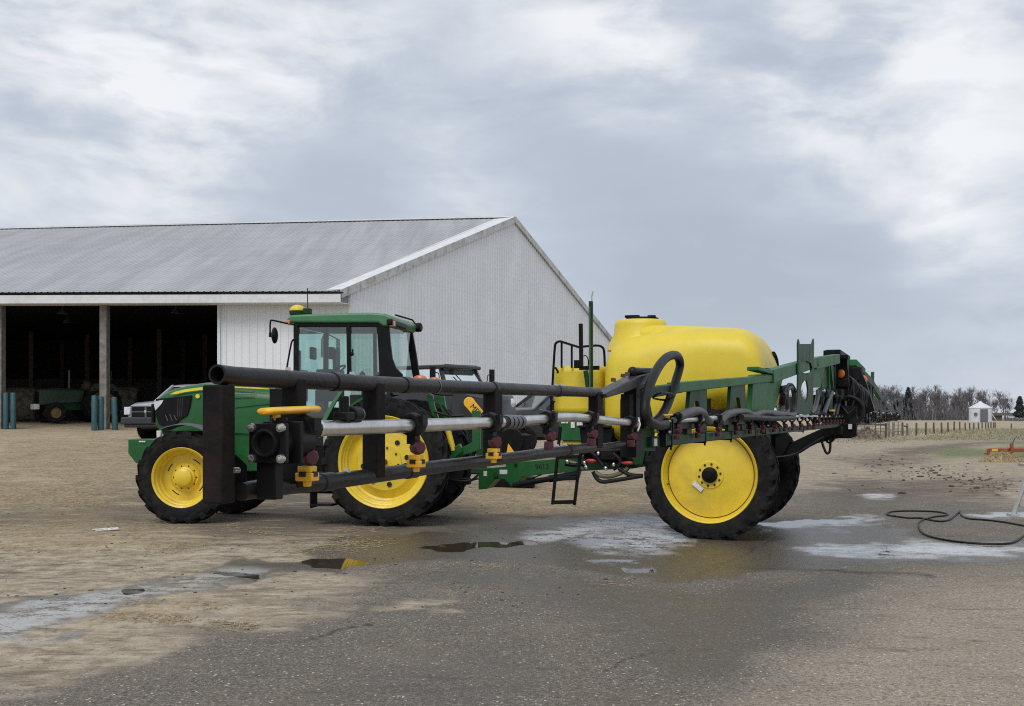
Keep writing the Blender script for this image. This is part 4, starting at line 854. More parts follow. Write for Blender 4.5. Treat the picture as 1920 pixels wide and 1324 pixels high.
    for px, py, L in ((1108, 864, .17), (1178, 868, .22)):
        m = MB(); q_ = S.p(px, py, y=.55); m.ball(q_, (L/2, .03, .03), 12, 6); m.build('valve_handle', 'brightred', rt)
    for px, py in ((1064, 866), (1099, 876), (1096, 868), (1136, 878), (1151, 871), (1169, 852), (1122, 850)): m = MB(); m.ball(S.p(px, py, y=.56), .035, 10, 6); m.build('pipe_fitting', 'chrome', rt)
    m = MB(); m.prism(S.poly([(1180, 800), (1215, 795), (1222, 838), (1214, 866), (1188, 862)], y=.5), (0, .5, 0)); m.prism(S.poly([(1176, 838), (1212, 838), (1205, 872), (1190, 872)], y=.45), (0, .1, 0)); m.build('side_plate', 'dgreen', rt, bevel=.01)
    m = MB(); m.box(S.p(1193, 843, y=.44), (.24, .008, .018)); m.build('reflective_strip', 'sticker', rt)

    # ================= the boom (plane x = XB, running along y)
    B = lambda px, py, dx=0.0: S.p(px, py, x=XB+dx)
    Yof = lambda px: B(px, 780).y
    # black outer wing
    u0, u1 = B(407, 703), B(1120, 737); l0, l1 = B(452, 930), B(1112, 842)
    u1.z = u0.z+.012; l1.z = l0.z+.01
    UP = [B(*t_) for t_ in ((407, 702), (440, 706), (560, 712.5), (705, 720), (880, 727), (995, 731), (1120, 736))]
    up = MB(); up.tube(UP, .0200, 20, caps=False)
    ux = (u1-u0).normalized()
    up.tube(UP[:3], .0155, 20, caps=False); up.lathe([(0, .0155), (0, .0200)], UP[0], UP[1]-UP[0], 20)
    zat = lambda L_, yy: float(np.interp(yy, [p_.y for p_ in L_], [p_.z for p_ in L_]))
    up.build('upper_boom_pipe', 'blackpipe', rt, ang=45)
    for px in (630, 760, 925, 1046, 815):
        m = MB(); q_ = B(px, 720); q_.z = zat(UP, q_.y); m.lathe([(-.02, .0205), (-.018, .0225), (.018, .0225), (.02, .0205)] if px != 815 else [(-.004, .0212), (.004, .0212)], q_, ux, 20); m.build('pipe_collar', 'blackpipe' if px != 815 else 'greyp', rt)
    LP = [B(*t_) for t_ in ((452, 922), (477, 918), (620, 903), (830, 874), (938, 861), (1071, 843), (1112, 839))]
    m = MB(); m.tube(LP, .0190, 20); m.tube([B(1100, 842), B(1168, 832)], .013, 14); m.build('lower_boom_pipe', 'blackpipe', rt, ang=45)
    for px in (500, 612, 770, 1068):
        m = MB(); q_ = B(px, 880); q_.z = zat(LP, q_.y); m.lathe([(-.03, .0195), (-.028, .0215), (.028, .0215), (.03, .0195)], q_, ux, 20); m.build('pipe_collar', 'blackpipe', rt)
    for px, up_ in ((582, 0), (650, 0), (540, 1), (660, 1), (1045, 0), (1060, 0), (1043, 1), (1055, 1)):
        q_ = B(px, 800); q_.z = (zat(UP, q_.y) if up_ else zat(LP, q_.y))+.026; m = MB(); m.lathe([(0, 0), (0, .007), (.008, .006), (.008, 0)], q_-Vector((0, 0, .008)), Z, 6); m.lathe([(0, .010), (.003, .010)], q_-Vector((0, 0, .009)), Z, 12); m.build('clamp_bolt', 'bolt', rt)
    def post(px0, px1, zt_, zb_, w=.040, m_='rust'):
        y0, y1 = Yof(px0), Yof(px1); m = MB(); m.box((XB, (y0+y1)/2, (zt_+zb_)/2), (w, max(abs(y1-y0), .03), abs(zt_-zb_))); return m.build('boom_upright', m_, rt, bevel=.003)
    zu, zl = u0.z+.0, l0.z-.0
    ep = MB(); zt_, zb_ = u0.z-.020, B(410, 944).z; ep.box((XB-.003, Yof(400)+.023, (zt_+zb_)/2), (.047, .046, zt_-zb_)); ep.build('boom_end_post', 'rust', rt, bevel=.004)
    m = MB(); m.prism([Vector((XB-.03, q_.y, q_.z)) for q_ in [B(430, 768), B(442, 785), B(440, 830), B(452, 848), B(478, 872), B(478, 922), B(440, 938), B(430, 930)]], (.012, 0, 0)); m.build('tip_gusset', 'rust', rt, bevel=.002)
    m = MB(); m.cyl(B(437, 882, .02), B(447, 882, .02), .006, 10); m.build('tip_pin', 'bolt', rt)
    for a_, b_ in ((542, 560), (693, 709), (917, 931), (1112, 1122), (1172, 1182)): post(a_, b_, zat(UP, Yof(a_))+.002, zat(LP, Yof(a_))-.004, .042)
    # stainless spray line
    def line(pts, r, dx=.055, name='spray_pipe', mt='steel'):
        m = MB(); m.tube(smoothpath([B(x, y_, dx) for x, y_ in pts], 6), r, 16); return m.build(name, mt, rt, ang=45)
    line([(596, 803.5), (640, 802.5), (780, 798), (950, 791.5)], .0175); line([(945, 791), (1025, 786), (1045, 783), (1075, 782.5), (1110, 785.5), (1192, 794)], .0165)
    line([(1262, 788), (1290, 787), (1322, 785)], .0155); line([(1325, 785), (1350, 784)], .0155); line([(1385, 784), (1450, 782), (1495, 781)], .0150); line([(1498, 781), (1535, 781), (1600, 781)], .015)
    m = MB()
    for px, py, r_ in ((592, 803, .022),): m.lathe([(-.006, r_-.004), (-.004, r_), (.004, r_), (.006, r_-.004)], B(px, py, .055), ux, 20)
    m.build('hose_clamp', 'chrome', rt)
    for px in (950, 958, 966, 974): m = MB(); m.lathe([(-.010, .019), (-.008, .0225), (.008, .0225), (.010, .019)], B(px, 791, .055), ux, 20); m.build('hose_clamp', 'greyp', rt)
    m = MB(); m.cyl(B(553, 806, .055), B(594, 803, .055), .0195, 18); m.cyl(B(565, 806, .055), B(588, 804, .055), .024, 8); m.build('rubber_coupler', 'black', rt); m = MB(); m.cyl(B(940, 792, .055), B(978, 790, .055), .0185, 16); m.build('rubber_coupler', 'black', rt)
    # flanged shut-off valves with paddle handles
    def flange_valve(px, py, sc, handle=True):
        q_ = B(px, py, .055); y0 = q_.y; m = MB(); zc_ = q_.z; s = sc
        m.box((q_.x, y0, zc_), (.086*s, .014*s, .080*s))
        m.lathe([(-.012*s, .018*s), (-.022*s, .024*s), (-.020*s, .028*s), (-.006*s, .031*s), (0, .031*s)], (q_.x, y0, zc_), (0, 1, 0), 24)
        m.lathe([(-.014*s, .019*s), (.02*s, .016*s), (.02*s, 0)], (q_.x, y0, zc_), (0, 1, 0), 24)
        m.box((q_.x, y0+.055*s, zc_), (.09*s, .012*s, .088*s)); m.cyl((q_.x, y0+.005*s, zc_), (q_.x, y0+.14*s, zc_), .032*s, 18); m.cyl((q_.x, y0+.04*s, zc_), (q_.x, y0+.04*s, zc_+.052*s), .018*s, 12)
        m.box((q_.x-.01, y0+.02*s, zc_-.07*s), (.045*s, .03*s, .09*s))
        v = m.build('shutoff_valve', 'black', rt, bevel=.003)
        for i in (-1, 1):
            for k in (-1, 1):
                m = MB(); m.lathe([(-.016*s, 0), (-.015*s, .005*s), (-.009*s, .007*s), (-.009*s, .0085*s), (0, .0095*s)], (q_.x+i*.034*s, y0-.006*s, zc_+k*.031*s), (0, 1, 0), 10); m.build('flange_bolt', 'bolt', v)
        m = MB(); m.ball((q_.x+.004*s, y0+.012*s, zc_), (.011*s, .006*s, .011*s), 14, 8); m.build('valve_ball', 'alu', v)
        if handle:
            m = MB(); zt2 = zc_+.064*s; L = .215*s
            m.loft([[(q_.x+hw*math.cos(t), y0-.02*s+yy, zt2+.006*s*(yy/L)+th*math.sin(t)) for t in [2*math.pi*k/16 for k in range(16)]] for yy, hw, th in ((0, .012*s, .005*s), (.004*s, .018*s, .0075*s), (.05*s, .022*s, .008*s), (.1*s, .019*s, .008*s), (.16*s, .015*s, .008*s), (.21*s, .014*s, .0078*s), (L, .011*s, .005*s))])
            m.cyl((q_.x, y0+.03*s, zt2), (q_.x, y0+.03*s, zt2-.018*s), .008*s, 10); m.build('paddle_handle', 'valve', v, ang=50)
    flange_valve(504, 831, 1.0); flange_valve(1245, 800, .85); flange_valve(1434, 792, .80, False); flange_valve(1528, 790, .8)
    m = MB(); m.beam(B(560, 800, .02), B(560, 905, .02), .036, .012); m.build('valve_bracket', 'rust', rt)
    # pressure sensor on the line
    m = MB(); q_ = B(645, 788, .055); m.cyl(q_+Vector((0, 0, -.01)), q_+Vector((0, 0, .055)), .012, 14); m.box(q_+Vector((0, 0, .010)), (.034, .045, .018)); q2 = q_+Vector((0, .03, .014)); m.cyl(q2, q2+Vector((.0, .04, .0)), .018, 14); m.build('pressure_sensor', 'black', rt, bevel=.003)
    m = MB(); m.lathe([(0, .010), (.0, .016), (.010, .016), (.010, 0)], q2+Vector((.0, .036, .0)), (0, 1, 0), 14); m.build('sensor_cap', 'greyp', rt)
    # nozzle bodies
    def nozzle_parts(yel):
        m = MB(); m.lathe([(-.022, .020), (-.022, .030), (-.008, .033), (.008, .033), (.022, .030), (.022, .020)], (0, 0, 0), (0, 1, 0), 8); m.box((0, .0, -.034), (.024, .03, .03)); m.box((.02, 0, .012), (.028, .03, .026)); a = m
        m = MB(); m.lathe([(-.018, 0), (-.018, .014), (-.011, .0185), (.011, .0185), (.018, .014), (.018, 0)], (.012, 0, -.058), (.8, -.6, 0), 8)
        if not yel: m.lathe([(0, 0), (0, .016), (.022, .018), (.03, .017), (.03, 0)], (.006, 0, -.075), (0, 0, -1), 10)
        b = m; c_ = None
        if yel:
            m = MB(); m.box((.008, 0, -.084), (.032, .028, .014)); m.box((.008, 0, -.100), (.040, .034, .018)); m.lathe([(0, 0), (0, .010), (.012, .009), (.012, 0)], (.008, 0, -.109), (0, 0, -1), 10); c_ = m
        return a, b, c_
    protos = {}
    npx = [570, 775, 921, 1026, 1106, 1181, 1267, 1307, 1344, 1379, 1405, 1428, 1450, 1470, 1485, 1500, 1514, 1525]
    ys = [B(p_, 790, .055).y for p_ in npx]; y_ = ys[-1]
    while True:
        y_ += .508
        if y_ > Yof(1681): break
        ys.append(y_)
    for i, yy in enumerate(ys):
        yel = i in (0, 1, 2); zc_ = B(npx[i], 800).z if False else None
        if i < 18:
            ref = {570: 806, 775: 797, 921: 793, 1026: 787, 1106: 786, 1181: 793}.get(npx[i], 786)
            zc_ = B(npx[i], ref, .055).z
        else: zc_ = 1.745
        if i >= 6: zc_ = min(zc_, 1.745)
        if yel not in protos:
            a, b, c_ = nozzle_parts(yel); nb = a.build('nozzle_body', 'black', rt, bevel=0); cp = b.build('check_valve', 'red', nb)
            if c_:
                c_.build('nozzle_cap', 'valve', nb, bevel=.002); m = MB(); m.box((.0265, 0, -.094), (.006, .016, .011)); m.build('cap_slot', 'ink', nb); m = MB(); m.box((.006, -.016, -.094), (.016, .006, .011)); m.build('cap_slot', 'ink', nb)
            protos[yel] = nb; nb.location = (XB+.055, yy, zc_)
        else: 
            nb = copy_tree(protos[yel], rt); nb.location = (XB+.055, yy, zc_)
    # wing fold gusset and knuckle
    m = MB(); m.prism([Vector((XB-.03, q_.y, q_.z)) for q_ in [B(1117, 739), B(1184, 705), B(1207, 700), B(1207, 716), B(1160, 735), B(1122, 746)]], (.07, 0, 0)); m.build('fold_gusset', 'blackpipe', rt, bevel=.004)
    m = MB()
    for px, py in ((1150, 714), (1168, 706), (1176, 703)): m = MB(); m.lathe([(0, 0), (0, .012), (.016, .010), (.016, 0)], B(px, py, .02)-Vector((0, 0, .004)), Z, 8); m.build('gusset_bolt', 'axle', rt)
    m = MB(); m.prism([Vector((XB-.04, q_.y, q_.z)) for q_ in [B(1186, 716), B(1207, 712), B(1222, 790), B(1226, 846), B(1192, 846), B(1180, 800)]], (.05, 0, 0)); m.build('fold_plate', 'dgreen', rt, bevel=.004)
    m = MB(); m.box(B(1186, 790), (.06, .10, .33)); m.build('fold_spring_stack', 'blackmetal', rt)
    m = MB(); m.cyl(B(1186, 696), B(1228, 697), .018, 12); m.ball(B(1186, 697), .024, 10, 6); m.build('fold_cylinder', 'hose', rt)
    # big hose loop
    lp = [(1204, 795), (1225, 793), (1243, 775), (1257, 745), (1269, 708), (1275, 684), (1270, 668), (1257, 667), (1243, 677), (1228, 700), (1214, 735), (1209, 765), (1213, 786), (1232, 797), (1248, 796)]
    pts = [B(x, y__, .03+.07*i/len(lp)) for i, (x, y__) in enumerate(lp)]
    m = MB(); m.tube(smoothpath(pts, 6), .0225, 14); m.build('loop_hose', 'hose', rt, ang=60)
    m = MB(); m.tube(smoothpath([B(1225, 745, .06), B(1238, 737, .12), B(1258, 738, .12), B(1262, 744, .1), B(1248, 750, .02), B(1230, 748, .02)], 4, True), .005, 6, closed=True); m.build('cable_tie', 'black', rt)
    m = MB(); m.tube([B(1197, 783, .08), B(1200, 796, .09), B(1196, 808, .09)], .004, 6); m.build('cable_tie', 'sticker', rt)
    # green inner wing
    lz0, lz1 = 1.598, 1.648
    m = MB(); ya, yb = Yof(1210), Yof(1592); m.box((XB, (ya+yb)/2, 1.623), (.07, yb-ya, .05)); m.build('lower_boom_beam', 'dgreen', rt, bevel=.005)
    m = MB(); m.box((XB+.036, ya+.06, 1.622), (.004, .06, .036)); m.build('sticker', 'sticker', rt)
    for px in (1247, 1312, 1362, 1408, 1453, 1500): m = MB(); m.box((XB, Yof(px), 1.62), (.078, .012, .062)); m.tube([(XB+.03, Yof(px), 1.6), (XB+.03, Yof(px), 1.575)], .006, 6); m.build('beam_band', 'blackmetal', rt)
    def bbeam(a_, b_, w, h, nm='upper_boom_beam', mt='green'):
        m = MB(); m.beam(B(*a_), B(*b_), w, h); return m.build(nm, mt, rt, bevel=.005)
    bbeam((1190, 739), (1268, 728), .07, .05, mt='dgreen'); bbeam((1262, 727), (1446, 709), .07, .055, mt='bgreen'); bbeam((1440, 706), (1527, 679), .10, .11, mt='bgreen'); bbeam((1523, 682), (1568, 673), .10, .13, mt='bgreen')
    m = MB(); m.box(B(1434, 697), (.09, 1.3, .03)); m.build('hinge_block', 'bgreen', rt, bevel=.006)
    for px in (1418, 1436, 1454): m = MB(); m.cyl(B(px, 694), B(px+5, 694), .018, 10); m.build('hinge_pin', 'dgreen', rt)
    def arch(pxs):   # upright plate with an arched opening
        (a_, at_), (b_, bt_), (c_, cb), (d_, db), hole = pxs; (h0, h1, ht) = hole
        top = [(a_, at_), (b_, bt_), (c_, cb), (h1, cb), (h1-(h1-h0)*.08, (cb*.4+ht*.6)), ((h0+h1)/2+(h1-h0)*.2, ht+2), ((h0+h1)/2, ht), ((h0+h1)/2-(h1-h0)*.2, ht+2), (h0+(h1-h0)*.08, (cb*.4+ht*.6)), (h0, db), (d_, db)]
        m = MB(); m.prism([Vector((XB-.012, q_.y, q_.z)) for q_ in [B(*t_) for t_ in top]], (.024, 0, 0)); m.build('boom_upright', 'dgreen', rt, bevel=.003)
    arch(((1291, 730), (1322, 722), (1322, 815), (1284, 815), (1293, 312+1000, 752))); arch(((1368, 718), (1394, 716), (1396, 808), (1362, 810), (1372, 1388, 745)))
    m = MB(); m.prism([Vector((XB-.02, q_.y, q_.z)) for q_ in [B(1408, 703), B(1466, 700), B(1458, 735), B(1446, 772), B(1404, 774)]], (.04, 0, 0)); m.build('hinge_plate', 'bgreen', rt, bevel=.004)
    # rest mast with forked top and two openings (built as two halves)
    for side in (0, 1):
        oc = [(1510, 645), (1498, 645), (1497, 640), (1496, 636), (1494.5, 643), (1495, 700), (1493, 776), (1510, 778), (1509, 756), (1503, 748), (1499.5, 733), (1502, 720), (1508, 713), (1510, 713), (1510, 700), (1501, 698), (1497.5, 690), (1500, 681), (1510, 677)]
        if side: oc = [(1510, 645), (1521, 645), (1522.5, 640), (1524, 635), (1525, 643), (1524, 700), (1522, 776), (1510, 778), (1509, 756), (1513, 745), (1513.5, 730), (1511.5, 717), (1510, 713), (1510, 700), (1519, 698), (1521.5, 690), (1519, 681), (1510, 677)]
        m = MB(); m.prism([Vector((XB+.055, q_.y, q_.z)) for q_ in [B(*t_, .06) for t_ in oc]], (.015, 0, 0)); m.build('rest_mast', 'dgreen', rt, bevel=.003)
    # sloped plates between mast and centre rack
    for pts, mt in (([(1524, 690), (1551, 682), (1540, 727), (1522, 727)], 'bgreen'), ([(1546, 695), (1556, 690), (1556, 765), (1538, 765)], 'dgreen'), ([(1560, 680), (1566, 690), (1562, 768), (1540, 768)], 'dgreen')):
        m = MB(); m.prism([Vector((XB-.03, q_.y, q_.z)) for q_ in [B(*t_) for t_ in pts]], (.02, 0, 0)); m.build('rack_plate', mt, rt)
    m = MB(); m.beam(B(1552, 682), B(1553, 730), .04, .05); m.beam(B(1555, 682), B(1561, 730), .04, .05); m.build('rack_strut', 'bgreen', rt)
    # hoses along the inner wing
    m = MB()
    for pts in ([(1272, 782), (1285, 776), (1302, 771), (1316, 774), (1322, 784), (1330, 790)], [(1350, 792), (1360, 780), (1375, 774), (1398, 773), (1412, 779), (1430, 774), (1450, 775), (1470, 777), (1486, 778), (1490, 768), (1489, 735), (1484, 726), (1477, 728), (1474, 740), (1476, 770), (1466, 778), (1445, 776)], [(1520, 775), (1528, 765), (1533, 745), (1534, 732)], [(1545, 776), (1552, 755), (1560, 736)]):
        m = MB(); m.tube(smoothpath([B(x, y__, .06) for x, y__ in pts], 5), .026, 10); m.build('boom_hose', 'ghose', rt, ang=60)
    m = MB(); m.tube(smoothpath([B(1390, 782, .1), B(1420, 783, .1), B(1450, 785, .1), B(1490, 784, .1)], 4), .02, 8); m.box(B(1375, 790), (.08, 1.2, .04)); m.box(B(1290, 795), (.06, .8, .05)); m.tube(smoothpath([B(1470, 740, .08), B(1477, 722, .08), B(1486, 722, .08), B(1492, 735, .08)], 4), .012, 6); m.build('hose_bundle', 'hose', rt)
    for pts, mt, dx in (([(1538, 728), (1556, 722), (1600, 705), (1606, 792), (1536, 792)], 'blackmetal', -.16), ([(1462, 724), (1471, 722), (1471, 770), (1461, 772)], 'black', -.08), ([(1474, 745), (1496, 742), (1494, 778), (1472, 778)], 'dgreen', -.14), ([(1519, 740), (1536, 740), (1536, 778), (1519, 780)], 'dgreen', -.12)):
        m = MB(); m.prism([Vector((XB+dx, q_.y, q_.z)) for q_ in [B(*t_, dx) for t_ in pts]], (.03, 0, 0)); m.build('back_plate', mt, rt)
    for k, (px, dx) in enumerate(((1466, .03), (1536, .03), (1549, .02), (1566, .05), (1572, .03))):
        m = MB(); m.tube(smoothpath([B(px, 728+k*2, dx), B(px+2, 745, dx+.02), B(px-1, 762, dx), B(px-5, 780, dx+.02)], 4), .022 if k % 2 else .030, 8); m.build('drop_hose', 'hose', rt)
    for px, py in ((1470, 731), (1470, 738), (1470, 746), (1545, 733), (1563, 738), (1575, 744)):
        m = MB(); m.ball(B(px, py, .05), .022, 8, 5); m.build('hose_fitting', 'bolt', rt)
    # ---- centre rack
    D = lambda px, py, y: S.p(px, py, y=y)
    m = MB(); m.box((XB, yc, 2.05), (.16, 2.3, .14)); m.box((XB, yc, 1.55), (.16, 2.3, .12)); m.box((XB-.1, yc-.9, 2.06), (.16, .16, 1.2)); m.box((XB-.1, yc+.9, 2.06), (.16, .16, 1.2)); m.box((XB-.05, yc, 2.62), (.2, 1.9, .10)); m.build('centre_rack', 'blackmetal', rt, bevel=.01)
    m = MB(); m.prism([D(*t_, .9) for t_ in [(1562, 672), (1588, 672), (1590, 700), (1590, 738), (1564, 738)]], (0, .25, 0)); m.box(D(1571, 670, .9), (.30, .3, .05)); m.box(D(1567, 690, .85), (.07, .1, .45)); m.build('light_bracket', 'blackmetal', rt)
    m = MB(); q_ = D(1577, 701, .85); m.lathe([(0, .062), (-.02, .058), (-.028, .04), (-.03, 0)], q_, (.6, 1, 0), 20); m.build('turn_signal', 'amber', rt)
    m = MB(); q_ = D(1618, 713, 2.1); m.lathe([(0, .075), (-.02, .07), (-.03, .05), (-.032, 0)], q_, (.5, 1, 0), 20); m.build('turn_signal', 'amber', rt)
    m = MB(); m.prism([D(*t_, 1.2) for t_ in [(1585, 690), (1588.5, 666), (1590, 666), (1589, 695), (1587, 735)]], (0, .03, 0)); m.build('slow_sign', 'brightred', rt)
    m = MB(); m.box(D(1577, 718, .9), (.22, .1, .12)); m.prism([D(*t_, 1.5) for t_ in [(1590, 690), (1612, 690), (1625, 720), (1640, 770), (1600, 785), (1588, 760)]], (0, .2, 0)); m.cyl(D(1600, 690, 1.6), D(1603, 715, 1.6), .13, 14); m.box(D(1617, 735, 2.0), (.25, .2, .22)); m.build('rack_equipment', 'black', rt, bevel=.01)
    m = MB(); m.beam(D(1596, 680, 2.0), D(1613, 697, 2.6), .16, .10); m.build('rack_top_bar', 'bgreen', rt, bevel=.01); m = MB(); m.prism([D(*t_, 1.4) for t_ in [(1568, 735), (1577, 735), (1577, 748), (1568, 748)]], (0, .1, 0)); m.build('rack_top_bar', 'bgreen', rt, bevel=.01)
    m = MB()
    for k in range(9):
        x0, y0 = 1592+k*3.5, 705+k*3; m.tube(smoothpath([D(x0, y0, 1.35), D(x0+8, y0+random.uniform(8, 20), 1.3), D(x0+random.uniform(-4, 10), y0+random.uniform(30, 55), 1.35)], 4), .012, 6)
    m.tube(smoothpath([D(1600, 712, 1.3), D(1601, 750, 1.3), D(1598, 760, 1.3)], 3), .012, 6); m.build('cable_bundle', 'ghose', rt)
    hub = D(1588, 770, .95); m = MB(); m.tube([hub+Vector((math.cos(a)*.22, 0, math.sin(a)*.20)) for a in [R(t_) for t_ in range(-60, 181, 12)]], .03, 10); m.box(hub+Vector((0, .1, -.05)), (.26, .1, .24)); m.box(hub+Vector((.1, 0, -.16)), (.12, .12, .1)); m.tube([hub+Vector((-.1, -.02, .1)), hub+Vector((.02, -.04, -.05)), hub+Vector((.12, -.02, .04))], .02, 6); m.build('hose_reel', 'hose', rt)
    m = MB(); m.prism([D(*t_, .75) for t_ in [(1450, 855), (1472, 836), (1500, 822), (1535, 806), (1560, 796), (1606, 792), (1606, 818), (1594, 822), (1560, 822), (1530, 832), (1498, 848), (1465, 862)]], (0, .22, 0)); m.build('lift_arm', 'blackmetal', rt, bevel=.015); m = MB(); m.prism([D(*t_, 2.2) for t_ in [(1440, 855), (1472, 836), (1560, 796), (1600, 792), (1600, 815), (1530, 832), (1465, 862)]], (0, .2, 0)); m.build('lift_arm', 'blackmetal', rt, bevel=.015)
    m = MB(); m.box(D(1594, 800, .72), (.05, .02, .07)); m.build('sticker', 'sticker', rt)
    m = MB(); m.prism([D(*t_, .7) for t_ in [(1455, 822), (1475, 812), (1485, 822), (1468, 852), (1452, 860)]], (0, .1, 0)); m.build('arm_bracket', 'blackmetal', rt)
    m = MB(); m.tube(smoothpath([D(1539, 822, .7), D(1544, 838, .7), D(1550, 850, .7), D(1556, 845, .7), D(1557, 820, .7)], 4), .018, 7); m.tube(smoothpath([D(1546, 820, .72), D(1553, 830, .72), D(1563, 824, .72), D(1563, 815, .72)], 4), .016, 7); m.tube(smoothpath([D(1450, 858, .68), D(1490, 852, .68), D(1530, 828, .68), D(1560, 812, .68)], 4), .02, 7); m.build('hanging_hose', 'hose', rt)
    # ---- far wing
    yf0, yf1 = 3.0, Yof(1682)
    m = MB(); m.box((XB, (yf0+yf1)/2, 1.615), (.07, yf1-yf0, .05)); m.build('lower_boom_beam', 'dgreen', rt)
    m = MB(); m.tube([(XB+.055, yf0, 1.745), (XB+.055, yf1, 1.745)], .016, 8); m.build('spray_pipe', 'steel', rt)
    for k in range(5):
        n_ = 22; m = MB(); m.tube([(XB+.04+.03*math.sin(i*1.7+k), yf0+(yf1-yf0)*i/n_, 1.66+.055*k+.03*math.sin(i*2.3+k*1.9)) for i in range(n_+1)], .030 if k % 2 else .022, 6); m.build('boom_hose', 'hose' if k != 3 else 'ghose', rt)
    rs_ = random.Random(4)
    for k in range(26):
        yy = yf0+.3+(yf1-yf0-.6)*k/25; m = MB(); m.box((XB+.05, yy, 1.73), (.10, .07, rs_.uniform(.14, .26))); m.build('nozzle_bracket', 'black', rt)
        if k % 3 == 1: m = MB(); m.ball((XB+.11, yy+.2, rs_.uniform(1.70, 1.84)), rs_.uniform(.018, .03), 8, 5); m.build('hose_fitting', 'greyp' if k % 2 else 'bolt', rt)
    bb = lambda pts, w, h, mt, nm: [MB().beam(B(*pts[i]), B(*pts[i+1]), w, h).build(nm, mt, rt) for i in range(len(pts)-1)]
    bb([(1604, 690), (1632, 716), (1652, 748), (1668, 770)], .08, .14, 'dgreen', 'upper_boom_beam'); bb([(1612, 752), (1642, 772)], .08, .10, 'bgreen', 'brace')
    m = MB(); m.beam(B(1636, 700), B(1635, 780), .06, .20); m.beam(B(1638, 699), B(1637, 706), .03, .05); m.build('rest_mast', 'dgreen', rt)
    for px in (1622, 1643, 1650, 1658): m = MB(); m.tube([B(px, 752, .05), B(px-1, 785, .05)], .05, 7); m.build('boom_hose', 'ghose', rt)
    m = MB(); m.box(B(1655, 750), (.1, .5, .12)); m.build('hose_bracket', 'black', rt)
    lp2 = [B(1680+3.2*math.cos(a), 759+10*math.sin(a)) for a in [2*math.pi*k/16 for k in range(16)]]
    m = MB(); m.tube(lp2, .035, 8, closed=True); m.build('loop_hose', 'hose', rt)
    [MB().box(B(a_, b_, .06), (.05, c_, .025)).build('paddle_handle', 'valve', rt, bevel=.006) for a_, b_, c_ in ((1614, 773, .5), (1645, 774, .6), (1560, 770, .35))]
build_sprayer()

